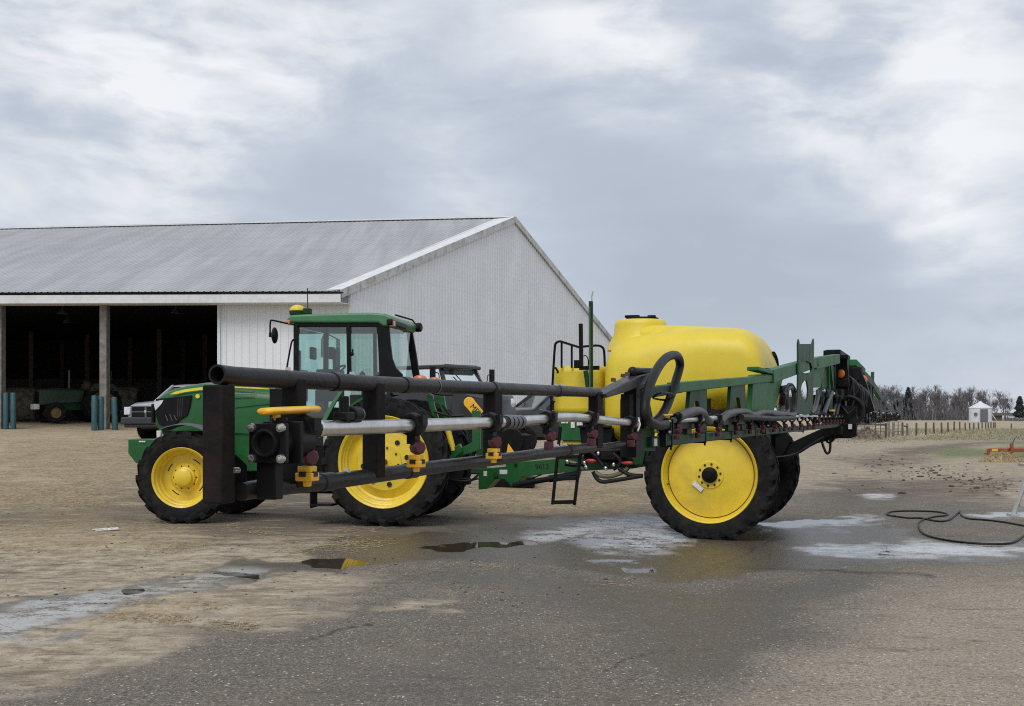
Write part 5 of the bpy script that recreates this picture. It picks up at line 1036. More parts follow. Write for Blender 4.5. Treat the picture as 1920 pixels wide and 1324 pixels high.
# ================================================================ VEHICLES
def pickup(name, label, cat, loc, fwd, paint, sc=1.0, glass='darkglass'):
    """x forward, y left, origin on the ground under the front bumper's middle"""
    rt = thing(name, label, cat, loc, math.atan2(fwd[1], fwd[0])); s = sc
    def sec(x, hw, zb, zt, cr=.12):
        return [(x*s, y*s, z*s) for y, z in ((-hw*.96, zb), (-hw, zb+.15), (-hw, zt-cr*1.2), (-hw+cr*.35, zt-cr*.4), (-hw+cr*1.4, zt), (0, zt+.03), (hw-cr*1.4, zt), (hw-cr*.35, zt-cr*.4), (hw, zt-cr*1.2), (hw, zb+.15), (hw*.96, zb))]
    m = MB(); m.loft([sec(-.02, .80, .62, 1.10), sec(-.10, .92, .60, 1.17), sec(-.35, .97, .55, 1.25), sec(-1.25, .99, .50, 1.33), sec(-1.75, 1.0, .45, 1.27, .08), sec(-5.2, 1.0, .5, 1.25, .08), sec(-5.45, .98, .55, 1.22, .08)]); m.build('body', paint, rt, ang=45)
    m = MB(); c = lambda x, hw, z: [(x*s, -hw*s, z*s), (x*s, hw*s, z*s)]
    lo = [(-1.45, .93), (-3.95, .93)]; hi = [(-2.25, .74), (-3.65, .74)]
    V = [(-1.25, -.93, 1.24), (-1.25, .93, 1.24), (-3.95, .93, 1.24), (-3.95, -.93, 1.24), (-2.0, -.76, 1.84), (-2.0, .76, 1.84), (-3.7, .76, 1.84), (-3.7, -.76, 1.84)]
    V = [Vector(v)*s for v in V]
    m = MB(); m.loft([[Vector((x, y, z))*s for x, y, z in ((-1.93, -.70, 1.80), (-1.93, .70, 1.80), (-3.75, .72, 1.80), (-3.75, -.72, 1.80))], [Vector((x, y, z))*s for x, y, z in ((-2.05, -.74, 1.86), (-2.05, .74, 1.86), (-3.65, .74, 1.87), (-3.65, -.74, 1.87))], [Vector((x, y, z))*s for x, y, z in ((-2.35, -.55, 1.90), (-2.35, .55, 1.90), (-3.4, .55, 1.90), (-3.4, -.55, 1.90))]]); m.build('cab_roof', paint, rt, ang=50)
    for i, j in ((0, 4), (1, 5), (2, 6), (3, 7)):
        m = MB(); m.beam(V[i], V[j], .09*s, .08*s); m.build('pillar', paint, rt)
    for sg in (-1, 1):
        m = MB(); m.beam(Vector((-2.95, sg*.92, 1.24))*s, Vector((-2.95, sg*.75, 1.82))*s, .08*s, .05*s); m.build('door_pillar', paint, rt)
        m = MB(); P = [Vector(v)*s for v in ((-1.35, sg*.915, 1.26), (-3.9, sg*.915, 1.26), (-3.68, sg*.755, 1.81), (-2.03, sg*.755, 1.81))]; m.add(P, [(0, 1, 2, 3)]); m.build('side_window', glass, rt)
        m = MB(); m.box(Vector((-1.85, sg*1.10, 1.38))*s, (.10*s, .22*s, .24*s)); m.build('wing_mirror', 'black', rt, bevel=.02)
        m = MB(); m.box(Vector((-.05, sg*.84, .98))*s, (.16*s, .26*s, .26*s)); m.build('headlight', 'lamp', rt, bevel=.02)
    m = MB(); m.add([Vector(v)*s for v in ((-1.27, -.86, 1.27), (-1.27, .86, 1.27), (-1.97, .72, 1.80), (-1.97, -.72, 1.80))], [(0, 1, 2, 3)]); m.build('windshield', glass, rt)
    m = MB(); m.add([Vector(v)*s for v in ((-3.94, -.86, 1.27), (-3.94, .86, 1.27), (-3.72, .72, 1.80), (-3.72, -.72, 1.80))], [(0, 1, 2, 3)]); m.build('rear_window', glass, rt)
    m = MB(); m.box(Vector((-2.7, 0, 1.0))*s, (1.9*s, 1.7*s, .5*s)); m.box(Vector((-2.9, -.4, 1.42))*s, (.16*s, .45*s, .6*s)); m.box(Vector((-2.9, .4, 1.42))*s, (.16*s, .45*s, .6*s)); m.build('cabin_seats', 'seat', rt, bevel=.02)
    m = MB(); m.box(Vector((.0, 0, .95))*s, (.06*s, 1.28*s, .36*s)); gr = m.build('grille', 'black', rt, bevel=.02)
    m = MB(); m.box(Vector((.035, 0, .95))*s, (.02*s, 1.26*s, .03*s)); m.box(Vector((.035, 0, .95))*s, (.024*s, .07*s, .34*s)); m.box(Vector((.03, 0, 1.125))*s, (.05*s, 1.34*s, .04*s)); m.build('grille_bar', 'greyp', gr)
    m = MB(); m.prism([Vector((.05, y, z))*s for y, z in ((-.05, 1.0), (.05, 1.0), (.04, .94), (0, .90), (-.04, .94))], (.01, 0, 0)); m.build('grille_badge', 'chrome', gr)
    m = MB(); m.box(Vector((.06, 0, .66))*s, (.22*s, 1.98*s, .24*s)); m.box(Vector((.04, 0, .50))*s, (.16*s, 1.8*s, .12*s)); m.build('front_bumper', 'bumper', rt, bevel=.05)
    m = MB(); m.box(Vector((-5.5, 0, .62))*s, (.12*s, 1.9*s, .2*s)); m.build('rear_bumper', 'chrome', rt, bevel=.03)
    for x in (-.95, -4.45):
        for sg in (-1, 1):
            w = wheel(rt, 'wheel', (x*s, sg*1.0*s, .40*s), .40*s, .27*s, .22*s, 'car', nl=30, lug=.012, lw=.03, flip=sg > 0)
    m = MB(); m.box(Vector((-2.7, 0, .48))*s, (4.6*s, 1.3*s, .2*s)); m.build('underbody', 'ink', rt)
    return rt
fx_, fy_ = -11.18, 35.9
pickup('pickup_truck', 'silver pickup with black grille parked in front of the dark barn bay', 'pickup', (fx_, fy_, gz(fx_, fy_)+.0), (-.46, -.89), 'silver', .95)
x_, y__ = at(905, 800, 33.5).x, 32.6
pickup('pickup_truck', 'charcoal grey pickup seen between the black boom and the yellow rinse tank', 'pickup', (x_, y__, gz(x_, y__)), (-.93, -.36), 'charcoal', .95, 'darkglass')

def utility_vehicle():
    V = Frame((0, 0, 0), 0); Y = 30.5
    p0 = at(835, 800, Y); z0 = gz(p0.x, Y); fw = Vector((.80, -.60))
    rt = thing('utility_vehicle', 'black high utility truck with round headlights and light bar behind the tractor', 'utility truck', (p0.x, Y, z0), math.atan2(fw.y, fw.x))
    zr = at(840, 690, Y).z-z0; zw = at(840, 712, Y).z-z0
    m = MB()
    def sec(x, hw, zb, zt): return [(x, y, z) for y, z in ((-hw, zb), (-hw, zt-.10), (-hw+.08, zt), (hw-.08, zt), (hw, zt-.10), (hw, zb))]
    m.loft([sec(1.9, .52, .75, zw-.55), sec(1.8, .60, .7, zw-.42), sec(.75, .66, .65, zw-.22), sec(.62, .80, .6, zw-.12), sec(-1.6, .80, .6, zw-.10)]); m.build('body', 'darkveh', rt, ang=40, bevel=.02)
    m = MB(); m.box((-.45, 0, zr), (2.1, 1.50, .10)); m.build('cab_roof', 'darkveh', rt, bevel=.03)
    for x0, x1 in ((.62, .42), (-.35, -.4), (-1.5, -1.45)):
        for sg in (-1, 1):
            m = MB(); m.beam((x0, sg*.76, zw-.15), (x1, sg*.70, zr), .09, .07); m.build('pillar', 'darkveh', rt)
    m = MB(); m.add([(.62, -.72, zw-.1), (.62, .72, zw-.1), (.42, .66, zr-.05), (.42, -.66, zr-.05)], [(0, 1, 2, 3)]); m.build('windshield', 'glass', rt)
    for sg in (-1, 1):
        m = MB(); m.add([(.60, sg*.75, zw-.1), (-1.5, sg*.75, zw-.1), (-1.45, sg*.69, zr-.05), (.40, sg*.69, zr-.05)], [(0, 1, 2, 3)]); m.build('side_window', 'glass', rt)
        m = MB(); m.tube(smoothpath([(.6, sg*.78, zw-.05), (.62, sg*.95, zw-.05), (.62, sg*1.0, zw+.12), (.60, sg*1.12, zw+.14)], 4), .015, 6); m.box((.60, sg*1.20, zw+.12), (.05, .18, .34)); m.build('wing_mirror', 'black', rt, bevel=.012)
        m = MB(); m.lathe([(0, .12), (.03, .12), (.045, .09), (.05, 0)], (1.86, sg*.40, zw-.62), (1, 0, 0), 18); m.build('headlight', 'lamp', rt)
        m = MB(); m.box((.50, sg*.55, zr+.02), (.08, .14, .09)); m.build('roof_lamp', 'lamp', rt, bevel=.01)
        for x in (1.2, -1.1): wheel(rt, 'wheel', (x, sg*.86, .42), .42, .26, .2, 'car', nl=24, lug=.02, lw=.04, flip=sg > 0)
    m = MB(); m.box((.52, 0, zr+.03), (.06, 1.3, .07)); m.build('light_bar', 'black', rt, bevel=.01)
    m = MB(); m.tube([(.66, -.1, zw-.08), (.56, -.25, zr-.2)], .014, 6); m.build('wiper', 'black', rt)
    m = MB(); m.box((1.95, 0, .72), (.12, 1.2, .2)); m.box((-.2, 0, .6), (3.4, .9, .3)); m.build('bumper', 'black', rt, bevel=.02)
    # yellow drum with black letters held low at the front
    return rt
utility_vehicle()
def canister():
    a = at(880, 755, 27.0); b = at(899, 778, 27.0); z0 = gz(a.x, 27.0)
    rt = thing('loader_arm', 'short yellow loader arm with black letters ME behind the hitch', 'loader arm', (0, 0, 0))
    m = MB(); m.beam(a, b, .10, .24); m.cyl(a+Vector((0, -.047, 0)), a+Vector((0, .047, 0)), .13, 16); m.build('arm', 'valve', rt, bevel=.01)
    dv = (b-a); ang_ = math.atan2(dv.z, dv.x)
    t_ = text('lettering', 'ME', .17, (a+b)/2+Vector((.0, -.056, .0)), (R(90), R(48), 0), 'ink', rt)
    m = MB(); m.beam(b, Vector((b.x+.06, b.y, z0)), .16, .22); m.box((b.x+.06, b.y, z0+.06), (.7, .5, .12)); m.build('stand_leg', 'dgreen', rt, bevel=.01)
canister()
def engine_unit():
    p0 = at(962, 840, 24.5); z0 = gz(p0.x, p0.y)
    rt = thing('portable_pump', 'black portable pump with yellow guards on the ground behind the boom', 'pump', (p0.x, p0.y, z0))
    zt = at(962, 802, 24.5).z-z0
    m = MB(); m.cyl((-.05, -.25, zt-.28), (-.05, .25, zt-.28), .27, 18); m.box((.2, 0, zt-.35), (.35, .4, .4)); m.tube([(-.2, 0, zt-.1), (.0, -.1, zt+.04), (.25, 0, zt-.02)], .04, 8); m.build('engine', 'black', rt, bevel=.02)
    m = MB(); m.prism([(-.36, -.2, zt-.02), (-.22, -.2, zt), (-.30, -.2, zt-.35), (-.38, -.2, zt-.35)], (0, .05, 0)); m.prism([(-.10, -.3, zt-.32), (.06, -.3, zt-.55), (-.14, -.3, zt-.55)], (0, .05, 0)); m.build('guard', 'valve', rt)
    m = MB(); m.box((0, 0, .1), (.9, .6, .2)); m.box((0, 0, (zt-.5)/2+.1), (.3, .3, zt-.6)); m.build('skid_base', 'blackmetal', rt)
engine_unit()

# ---------------------------------------------------------------- old tractor in the barn
def old_tractor():
    Y = 47.6; p0 = at(100, 790, Y); z0 = gz(p0.x, p0.y)
    fw = Vector((-.80, -.60)); rt = thing('old_tractor', 'faded old green tractor without a cab parked inside the dark barn', 'tractor', (p0.x+.25, Y, z0), math.atan2(fw.y, fw.x))
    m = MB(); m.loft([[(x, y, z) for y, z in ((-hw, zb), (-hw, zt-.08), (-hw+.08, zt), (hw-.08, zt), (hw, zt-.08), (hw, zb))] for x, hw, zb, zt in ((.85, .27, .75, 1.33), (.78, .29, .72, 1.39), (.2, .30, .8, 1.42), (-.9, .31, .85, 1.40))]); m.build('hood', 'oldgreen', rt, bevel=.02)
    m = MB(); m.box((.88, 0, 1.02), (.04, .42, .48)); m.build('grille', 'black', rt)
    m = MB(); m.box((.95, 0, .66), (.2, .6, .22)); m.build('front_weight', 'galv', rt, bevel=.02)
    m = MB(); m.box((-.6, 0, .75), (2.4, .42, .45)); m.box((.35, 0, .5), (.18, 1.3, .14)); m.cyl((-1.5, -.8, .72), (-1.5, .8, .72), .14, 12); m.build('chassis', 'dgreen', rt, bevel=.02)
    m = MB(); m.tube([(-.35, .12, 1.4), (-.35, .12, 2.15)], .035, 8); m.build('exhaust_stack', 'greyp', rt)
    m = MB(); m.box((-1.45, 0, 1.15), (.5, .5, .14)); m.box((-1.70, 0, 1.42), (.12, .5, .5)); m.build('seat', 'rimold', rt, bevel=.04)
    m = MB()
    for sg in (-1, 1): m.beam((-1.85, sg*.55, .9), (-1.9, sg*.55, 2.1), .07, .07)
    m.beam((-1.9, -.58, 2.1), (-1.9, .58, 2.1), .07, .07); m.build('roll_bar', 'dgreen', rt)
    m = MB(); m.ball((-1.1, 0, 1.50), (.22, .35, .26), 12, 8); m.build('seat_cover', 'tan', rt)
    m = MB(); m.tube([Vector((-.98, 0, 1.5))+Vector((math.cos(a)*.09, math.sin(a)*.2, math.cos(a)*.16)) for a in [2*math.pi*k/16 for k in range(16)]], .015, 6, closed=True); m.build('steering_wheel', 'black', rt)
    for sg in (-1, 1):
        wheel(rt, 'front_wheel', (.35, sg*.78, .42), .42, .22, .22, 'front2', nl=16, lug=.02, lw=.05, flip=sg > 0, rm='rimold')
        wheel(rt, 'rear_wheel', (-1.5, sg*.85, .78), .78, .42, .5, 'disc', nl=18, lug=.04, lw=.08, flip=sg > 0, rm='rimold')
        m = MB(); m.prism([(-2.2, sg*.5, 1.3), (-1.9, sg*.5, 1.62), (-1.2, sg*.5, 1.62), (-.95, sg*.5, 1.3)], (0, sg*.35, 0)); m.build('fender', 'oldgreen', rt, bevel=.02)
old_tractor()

# ================================================================ SMALL THINGS IN THE YARD
# hose on the tarmac
hp = [(1830, 773), (1700, 748), (1600, 730), (1400, 705), (1200, 690), (1120, 662), (1082, 622), (1086, 594), (1040, 640), (980, 690), (920, 712), (850, 718), (760, 705), (690, 690), (620, 680), (500, 680), (380, 665), (290, 650), (255, 635), (290, 612), (400, 602), (600, 600), (800, 608), (900, 622), (945, 640), (900, 655), (780, 668), (690, 690), (640, 715), (614, 745), (625, 800), (660, 850), (760, 895), (950, 935), (1200, 965), (1450, 975), (1620, 970), (1720, 940), (1805, 880), (1900, 840)]
pts = []
for x, y in hp:
    q_ = gpix(1620+x*.1662, 860+y*.1662); q_.z += .016; pts.append(q_)
m = MB(); m.tube(smoothpath(pts, 6), .0145, 8); tag(m.build('garden_hose', 'hose'), 'thin black hose lying in loose loops on the wet tarmac', 'hose')
# metal stand at the frame's edge
b0 = gpix(1899, 966); rt = thing('metal_stand', 'grey metal stand with slanting channel legs at the puddle edge', 'stand', b0)
tp = at(1932, 872, b0.y)-b0
m = MB(); m.beam((0, 0, 0), tp, .06, .045); m.build('leg', 'alu', rt); m = MB(); m.beam((.08, .1, 0), tp+Vector((.06, .1, 0)), .04, .05); m.build('leg', 'alu', rt)
m = MB(); m.beam((1.3, 0, 0), tp+Vector((.5, 0, 0)), .06, .045); m.build('leg', 'alu', rt); m = MB(); m.box(tp+Vector((.25, .05, 0)), (.8, .25, .05)); m.build('top_plate', 'alu', rt); m = MB(); m.beam((.14, .06, .18), (1.2, .06, .18), .04, .04); m.build('cross_bar', 'alu', rt); m = MB(); m.box((.02, .03, .012), (.16, .2, .024)); m.build('foot_plate', 'alu', rt)
# crumpled white litter
def litter(px, py, L, label):
    q_ = gpix(px, py); m = MB(); rs = random.Random(int(px))
    for k in range(7):
        a = Vector((rs.uniform(-L, L), rs.uniform(-.12, .12), .01)); b = a+Vector((rs.uniform(.06, .22), rs.uniform(-.08, .08), rs.uniform(.0, .05))); m.beam(a, b, rs.uniform(.03, .07), .012)
    o = m.build('litter', 'paper'); o.location = q_; tag(o, label, 'litter')
litter(190, 995, .16, 'crumpled strip of white litter on the dirt before the front wheel')
# straw heap, brush heap
def heap(name, px, py, w, h, d_, mt, label, cat, n=420):
    q_ = gpix(px, py); rs = random.Random(px); m = MB(); N = 26; K = 9; rings = []
    for i in range(K):
        t = i/(K-1); r_ = 1-t; ring = []
        for k in range(N):
            a = 2*math.pi*k/N; rr = r_*(1+rs.uniform(-.16, .16)); ring.append((w/2*rr*math.cos(a), d_/2*rr*math.sin(a), h*(1-r_**1.6)*(1+rs.uniform(-.12, .12))-.02))
        rings.append(ring)
    m.loft(rings)
    for k in range(n):
        a = rs.uniform(0, 6.28); r_ = rs.random()**.6*1.08; x, y = w/2*r_*math.cos(a), d_/2*r_*math.sin(a); z = h*max(0, 1-r_**1.6); dr = Vector((rs.uniform(-1, 1), rs.uniform(-1, 1), rs.uniform(-.2, .6))).normalized()
        p_ = Vector((x, y, z)); m.beam(p_, p_+dr*rs.uniform(.08, .28)*(w/1.5)**.5, .012*(w/1.5), .012*(w/1.5))
    o = m.build(name, mt); o.location = q_; tag(o, label, cat); return o
heap('straw_heap', 1880, 866, 1.55, .30, .9, 'straw', 'low heap of pale straw below the orange implement', 'straw heap')
heap('brush_heap', 1626, 824, 2.2, .85, 1.6, 'brush', 'grey brown brush heap by the gate under the far boom', 'brush heap')
# clods scattered on the yard
m = MB(); rs = random.Random(3)
for k in range(260):
    u = rs.random(); px = 1640+u*270+rs.uniform(-30, 30); py = 866+u*48+rs.gauss(0, 9)
    if rs.random() < .25: px, py = rs.uniform(1560, 1900), rs.uniform(850, 930)
    q_ = gpix(px, py); r_ = rs.uniform(.010, .030)*(1 if rs.random() < .88 else 1.9); m.ball(q_+Vector((0, 0, r_*.3)), (r_*rs.uniform(.8, 2.2), r_*rs.uniform(.8, 1.6), r_*rs.uniform(.4, .8)), 7, 5)
for k in range(190):
    px, py = rs.uniform(-20, 1250), 840+rs.random()**.7*300
    q_ = gpix(px, py); r_ = rs.uniform(.005, .014); m.ball(q_+Vector((0, 0, r_*.3)), (r_*rs.uniform(.8, 2.), r_*rs.uniform(.8, 1.6), r_*rs.uniform(.4, .8)), 6, 4)
tag(m.build('soil_clods', 'clod'), 'small dark soil clods scattered over the yard', 'soil clods', kind='stuff')
# loose straw stems on the yard
m = MB(); rs = random.Random(9)
zones = [((-60, 340), (812, 960), 900), ((520, 700), (1008, 1050), 260), ((860, 1200), (905, 965), 420), ((100, 460), (1128, 1180), 240), ((-40, 380), (968, 1035), 420), ((420, 720), (985, 1030), 160), ((0, 1900), (1060, 1320), 60)]
for (xa, xb), (ya, yb), n in zones:
    cx = [(rs.uniform(xa, xb), rs.uniform(ya, yb)) for _ in range(max(4, n//28))]
    for k in range(n):
        c_ = rs.choice(cx); px = c_[0]+rs.gauss(0, 26); py = c_[1]+rs.gauss(0, 5)
        if py < 808: continue
        q_ = gpix(px, py); a = rs.uniform(0, 6.28); L = rs.uniform(.03, .13); dv = Vector((math.cos(a), math.sin(a), rs.uniform(-.02, .12)))*L
        m.beam(q_+Vector((0, 0, .008)), q_+dv+Vector((0, 0, .008)), .006, .004)
tag(m.build('loose_straw', 'straw'), 'thin pale straw stems scattered over the dirt yard', 'loose straw', kind='stuff')
# orange implement
q_ = gpix(1895, 856); rt = thing('farm_implement', 'rusty orange drawbar implement standing in the grass beside the straw heap', 'implement', q_); sc = q_.y/F
m = MB(); zc_ = at(1895, 844, q_.y).z-q_.z; m.box((.5, 0, zc_), (2.9, .14, .15)); m.build('beam', 'orange', rt, bevel=.01)
m = MB(); m.box((-42*sc, 0, zc_-.09), (.10, .1, .26)); m.box((-46*sc, 0, zc_-.16), (.16, .08, .06)); m.build('hitch_tongue', 'orange', rt)
m = MB(); m.beam((0, -.1, 0), (0, -.1, at(1895, 831, q_.y).z-q_.z), .14, .12); m.build('jack_post', 'orange', rt, bevel=.01)
m = MB(); m.tube([(0, -.1, .5), (.10, -.12, .72), (.15, -.12, .82)], .02, 6); m.tube([(-.12, -.1, .3), (-.02, -.1, .45)], .02, 6); m.build('crank_handle', 'axle', rt)
m = MB(); m.box((-31*sc, -.074, zc_), (.26, .01, .11)); m.build('sticker', 'yellowsticker', rt)
m = MB(); m.box((1.7, .2, .28), (.3, .5, .56)); m.box((1.0, .3, zc_), (.1, .9, .12)); m.build('rear_foot', 'orange', rt)

# ================================================================ FENCE
zs = [(455, 525, 685, 1), (490, 515, 680, 2), (535, 515, 680, 2), (635, 525, 665, 2), (685, 530, 660, 2), (780, 525, 660, 1), (880, 520, 655, 1), (965, 520, 640, 1), (1048, 520, 640, 1), (1115, 518, 630, 0), (1180, 510, 620, 0), (1240, 512, 610, 0), (1297, 522, 608, 0), (1345, 525, 608, 0), (1390, 525, 605, 0), (1437, 520, 605, 0), (1477, 515, 588, 0), (1515, 518, 590, 0), (1542, 515, 584, 0), (1570, 512, 582, 0), (1598, 520, 582, 0), (1615, 520, 585, 0), (1785, 530, 598, 0)]
words = {0: 'dark wooden fence post at the near gate corner', 1: 'pale weathered post standing inside the tube gate', 2: 'pale post just right of the tube gate bars', 3: 'thick pale gate post where the tube gate is hung', 4: 'short pale post braced by a rail to the gate post', 5: 'lone dark fence post first after the braced gate post', 22: 'dark end post of the single rail by the grain bin'}
fp = []
for i, (zx, zt_, zb_, th) in enumerate(zs):
    px, pt, pb = 1580+zx*.1771, 700+zt_*.1771, 700+zb_*.1771; q_ = gpix(px, pb); h = (pb-pt)*q_.y/F; r_ = (.075, .09, .11)[th]*(1 if q_.y < 120 else 1.15); m = MB(); rs = random.Random(i)
    m.lathe([(-.2, 0), (-.2, r_), (h-.03, r_*.92), (h, r_*.6), (h, 0)], (0, 0, 0), (rs.uniform(-.03, .03), 0, 1), 9)
    o = m.build('fence_post', 'palewood' if th == 2 else 'wood'); o.location = q_; fp.append(q_)
    tag(o, words.get(i, 'dark fence post in the line running from the gate to the grain bin'), 'fence post', 'fence posts along the field edge' if i in words else 'plain fence posts along the field edge')
def gate(name, pxa, pxb, pt, pb, label, rails=5):
    a = gpix(pxa, pb); Y = a.y; b = at(pxb, pb, Y); L = b.x-a.x; h = (pb-pt)*Y/F; rt = thing(name, label, 'gate', a)
    for k in range(rails):
        z = .15+(h-.15)*k/(rails-1); m = MB(); m.tube([(0, 0, z), (L, 0, z)], .03, 7); m.build('gate_rail', 'palewood', rt)
    for f in (0, .5, 1): m = MB(); m.tube([(L*f, .0, .1), (L*f, .0, h)], .035, 7); m.build('gate_stile', 'wood', rt)
gate('tube_gate', 1642, 1660, 793, 817, 'grey tube gate panel between the brush heap and the dark post'); gate('tube_gate', 1676, 1692, 791, 818, 'grey tube gate panel hung on the thick pale post')
gate('tube_gate', 1600, 1641, 793, 816, 'long grey tube gate half hidden behind the far boom end', 4)
def rail(a, b, h0, h1, label):
    m = MB(); m.tube([a+Vector((0, 0, h0)), b+Vector((0, 0, h1))], .06, 7); tag(m.build('fence_rail', 'wood'), label, 'fence rail')
q0 = gpix(1614, 818); q1 = fp[0]; rail(Vector((at(1610, 818, q1.y).x, q1.y-.12, 0)), q1+Vector((0, -.12, 0)), 1.05, 1.08, 'dark round fence rail running left from the near gate corner post')
rail(fp[3], fp[4], .9, .8, 'short rail bracing the thick gate post'); rail(fp[21], fp[22], 1.2, 1.25, 'single dark rail at the far end of the fence by the bin')

# ================================================================ GRAIN BIN, HOUSE
def grain_bin():
    Y = 330; b0 = at(1838, 780, Y); rt = thing('grain_bin', 'round galvanised grain bin with cone roof before the bare trees', 'grain bin', (b0.x, Y, 0), -math.atan2(b0.x, Y)); s = Y/F; r_ = 20*s; zt_ = at(0, 764.5, Y).z; za = at(0, 753, Y).z
    prof = []; z = -.3; k = 0
    while z < zt_: prof.append((z, r_+(.016 if k % 2 else 0))); z += .28; k += 1
    prof.append((zt_, r_)); m = MB(); m.lathe(prof, (0, 0, 0), Z, 40); m.build('bin_wall', 'galv', rt, ang=20)
    m = MB(); m.lathe([(zt_-.10, r_+.16), (zt_, r_+.14), (za-.25, .5), (za-.2, .5), (za, .42), (za+.1, 0)], (0, 0, 0), Z, 26); m.build('bin_roof', 'galv', rt, ang=10)
    m = MB(); m.box((1.0, -r_-.25, zt_*.46), (2.0, .9, zt_*.86)); m.prism([(.3, -r_-.6, .4), (1.8, -r_-.6, .4), (1.3, -r_-.6, -.2), (.8, -r_-.6, -.2)], (0, .5, 0)); m.build('bin_door', 'greyp', rt)
    m = MB(); m.cyl((-1.2, -r_-.2, zt_*.55), (-1.2, -r_+.2, zt_*.55), .5, 14); m.build('bin_hatch', 'greyp', rt)
    m = MB(); m.cyl((r_-.2, -.4, zt_*.62), (r_+1.6, -.4, -.1), .14, 8); m.build('auger_tube', 'alu', rt)
grain_bin()
def house():
    Y = 430; p_ = at(1898, 786, Y); rt = thing('farmhouse', 'low far house with brown roof and white wall by the conifer', 'house', (p_.x, Y, 0), -math.atan2(p_.x, Y)); s = Y/F
    m = MB(); m.box((1.2, 0, .95), (5.0, 6, 2.1)); m.build('wall', 'galv', rt); m = MB(); m.prism([(-6.6, -3.4, 1.9), (-6.6, 0, 2.9), (-6.6, 3.4, 1.9)], (10.5, 0, 0)); m.build('roof', 'brown', rt); m = MB(); m.box((-5, -.2, .9), (3.0, 5.5, 2.3)); m.build('garage_wall', 'brown', rt)
house()

# ================================================================ TREES
def bare_tree(seed, hgt, mt, spread=1.0, depth=5):
    rs = random.Random(seed); br = MB(); tr = MB()
    def grow(p, d_, L, r_, lev):
        n = 3 if lev < 2 else 2; pts = [p]; q_ = p
        for k in range(n):
            d_ = (d_+Vector((rs.gauss(0, .10), rs.gauss(0, .10), rs.gauss(.04, .05)))).normalized(); q_ = q_+d_*(L/n); pts.append(q_)
        (tr if lev == 0 else br).tube(pts, [r_*(1-.35*k/n) for k in range(n+1)], 6 if lev == 0 else 3, caps=False)
        if lev >= depth: return
        for k in range(rs.choice((3, 4)) if lev < 4 else 4):
            f = rs.uniform(.45, 1.0) if lev else rs.uniform(.6, 1.0); base_ = pts[min(n, max(1, int(f*n+.5)))]
            ax = d_.orthogonal().normalized(); ax = Matrix.Rotation(rs.uniform(0, 6.28), 3, d_) @ ax
            nd = (Matrix.Rotation(rs.uniform(.28, .75)*spread, 3, ax) @ d_+Vector((0, 0, .18))).normalized()
            grow(base_, nd, L*rs.uniform(.55, .80), max(r_*.55, .022), lev+1)
    for s in range(rs.choice((1, 1, 2))):
        grow(Vector((s*.7, 0, -.3)), Vector((rs.uniform(-.12, .12), rs.uniform(-.1, .1), 1)).normalized(), hgt*.30, hgt*.017, 0)
    return br, tr
protos = []
for i in range(5):
    br, tr = bare_tree(20+i, 12, 'twig', (1.0, .75, 1.15, .9, .8)[i]); protos.append((br, tr))
meshes = []
def tree(px, Y, hpx, k, label, grp):
    h = hpx*Y/F; X = (px-CX)/F*Y; rt = thing('bare_tree', label, 'tree', (X, Y, 0), random.uniform(0, 6.28), grp)
    if len(meshes) <= k:
        while len(meshes) <= k:
            j = len(meshes); a = protos[j][0].build('crown', 'twig' if j % 2 else 'twig2', None, ang=180); b = protos[j][1].build('trunk', 'twig', None); 
            zt_ = max(v[2] for v in protos[j][0].v); meshes.append((a.data, b.data, zt_)); bpy.data.objects.remove(a); bpy.data.objects.remove(b)
    s = h/meshes[k][2]
    for nm, d_ in (('crown', meshes[k][0]), ('trunk', meshes[k][1])):
        o = bpy.data.objects.new(nm, d_); COL.objects.link(o); o.parent = rt; o.scale = (s, s, s)
tl = [(1395, 58, 0), (1418, 62, 2), (1440, 60, 3), (1462, 64, 1), (1478, 58, 4), (1496, 62, 2), (1512, 60, 0), (1528, 63, 3), (1545, 58, 1), (1562, 62, 4), (1576, 60, 2), (1588, 62, 0), (1606, 66, 1), (1618, 60, 2), (1630, 68, 3), (1641, 66, 0), (1651, 72, 1), (1659, 69, 4), (1668, 67, 2), (1678, 70, 3), (1686, 66, 0), (1694, 62, 1), (1702, 52, 4), (1712, 60, 2), (1722, 66, 0), (1731, 63, 3), (1740, 65, 1), (1749, 62, 4), (1757, 67, 2), (1765, 69, 0), (1773, 58, 3), (1782, 55, 1), (1790, 50, 4), (1799, 60, 2), (1808, 64, 0), (1817, 66, 3), (1826, 68, 1), (1836, 62, 4), (1846, 54, 2), (1868, 44, 3), (1876, 57, 2), (1884, 60, 1), (1889, 50, 0), (1930, 40, 1), (1950, 46, 3)]
named = {1880: 'wide round bare tree between the grain bin and the dark conifer', 1826: 'tall bare tree rising right behind the grain bin roof', 1651: 'tall pale bare tree beyond the far boom end', 1765: 'tallest bare tree in the middle of the wood'}
for i, (px, hp_, k) in enumerate(tl):
    tree(px, 470+random.uniform(-25, 35), hp_, k, named.get(px, 'leafless grey tree in the wood beyond the field'), 'single bare trees of the wood' if px in named else 'bare trees of the wood')
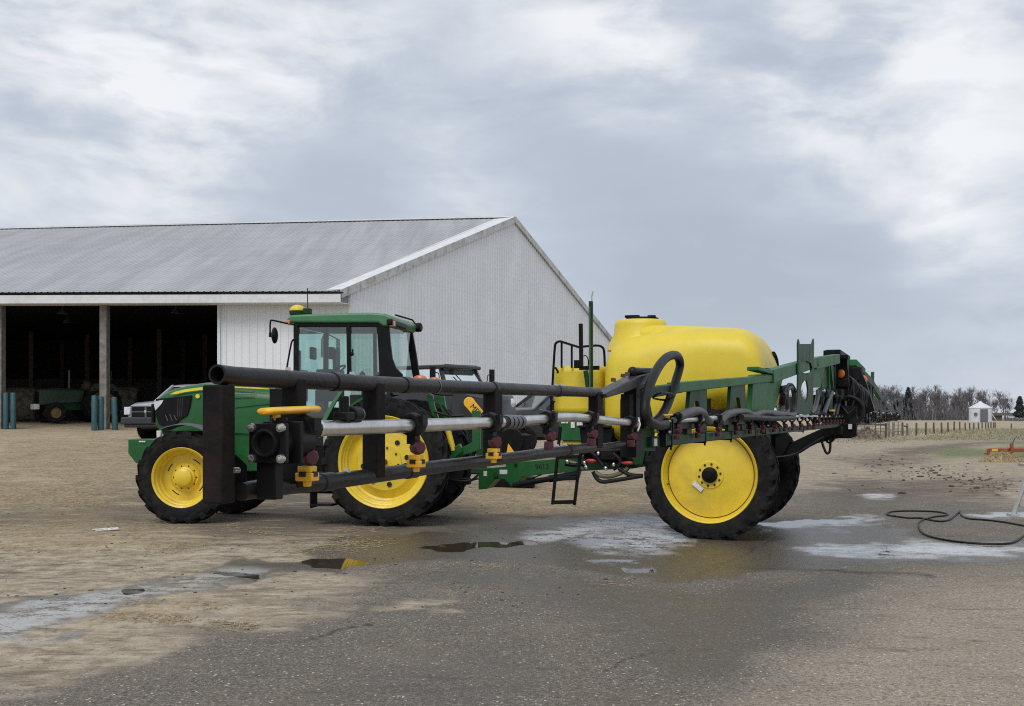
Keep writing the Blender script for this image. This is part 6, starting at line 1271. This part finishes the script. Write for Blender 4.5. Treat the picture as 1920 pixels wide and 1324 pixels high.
# dense understorey of the wood
rs = random.Random(5); m = MB()
for k in range(5400):
    px = rs.uniform(1655, 1862) if k % 9 else rs.uniform(1380, 1960); Y = rs.uniform(455, 520); X = (px-CX)/F*Y; z = rs.uniform(-.2, 1.0) if rs.random() < .5 else rs.uniform(0, 5.5)
    hh = rs.uniform(2.0, 4.6)*(1 if 1660 < px < 1860 else .55); w = rs.uniform(.05, .11)
    if z > 2 and not (1665 < px < 1850): continue
    a = Vector((X, Y, z)); b = a+Vector((rs.gauss(0, .7), rs.gauss(0, .5), hh)); sd_ = Vector((w, 0, 0)); m.add([a-sd_, a+sd_, b], [(0, 1, 2)]); m.add([a-Vector((0, w, 0)), a+Vector((0, w, 0)), b], [(0, 1, 2)])
tag(m.build('undergrowth', 'twig', ang=180), 'grey tangled undergrowth between the trunks of the far wood', 'undergrowth', kind='stuff')
def conifer(px, Y, pt, wpx, label, seed):
    rs = random.Random(seed); h = H+(HY-pt)/F*Y; X = (px-CX)/F*Y; rt = thing('conifer_tree', label, 'tree', (X, Y, 0)); wr = wpx*Y/F/2; m = MB()
    for k in range(1500):
        t = rs.random()**1.15; z = h*(.06+.94*t); rmax = wr*(1-t)**.85*(.75+.45*math.sin(t*23+seed)*.5+.2*rs.random())+.12; a = rs.uniform(0, 6.28); r_ = rmax*rs.random()**.45
        c_ = Vector((r_*math.cos(a), r_*math.sin(a), z)); o_ = Vector((math.cos(a), math.sin(a), -.35))*rs.uniform(.35, .8); s_ = Vector((-math.sin(a), math.cos(a), rs.uniform(-.3, .3)))*rs.uniform(.12, .3); m.add([c_-s_, c_+s_, c_+o_], [(0, 1, 2)]); m.add([c_+Vector((0, 0, .15)), c_-Vector((0, 0, .2)), c_+o_], [(0, 1, 2)])
    m.build('crown', 'needle', rt, ang=180); m = MB(); m.tube([(0, 0, -.2), (0, 0, h*.96)], [.25, .03], 7); m.build('trunk', 'twig', rt)
conifer(1703, 462, 726, 30, 'dark pointed conifer standing among the bare trees of the wood', 1); conifer(1912, 400, 743, 25, 'dark green conifer alone by the far house', 2); conifer(1934, 410, 752, 26, 'dark green conifer beyond the far house gable end', 3)
# clipped strip of scrub in front of the house
m = MB(); rs = random.Random(8)
for k in range(900):
    px = rs.uniform(1885, 1990); Y = rs.uniform(395, 402); X = (px-CX)/F*Y; z = rs.uniform(0, .9); s_ = rs.uniform(.2, .5); c_ = Vector((X, Y, z)); m.add([c_-Vector((s_, 0, 0)), c_+Vector((s_, 0, .1)), c_+Vector((rs.uniform(-.2, .2), rs.uniform(-.3, .3), s_))], [(0, 1, 2)])
tag(m.build('hedge', 'twig', ang=180), 'low grey hedge in front of the far house', 'hedge')

# dry grass tufts along the fence and round the implement
m = MB(); rs = random.Random(12)
for k in range(9000):
    if True: px = rs.uniform(1560, 1990); py = 806+rs.random()**1.3*20+ (6 if px < 1700 else 0)*rs.random()
    else: px = rs.uniform(1745, 1990); py = rs.uniform(838, 856)
    q_ = gpix(px, py); hh = rs.uniform(.08, .30)*(1.4 if py < 815 else .55 if py < 836 else .22); w = .008+.00022*q_.y; a = rs.uniform(0, 3.14); dv = Vector((math.cos(a)*w, math.sin(a)*w, 0)); tip = Vector((rs.gauss(0, .06), rs.gauss(0, .06), hh))
    m.add([q_-dv, q_+dv, q_+tip], [(0, 1, 2)])
M['drygrass'] = mat('dry_grass', (0.33, 0.285, 0.19), 0.9, var=0.5, scale=1.5, dirt=0.55, dcol=(0.17, 0.165, 0.085), dscale=1.2)
tag(m.build('dry_grass', 'drygrass', ang=180), 'tufts of dry olive grass along the fence and verge', 'grass', kind='stuff')
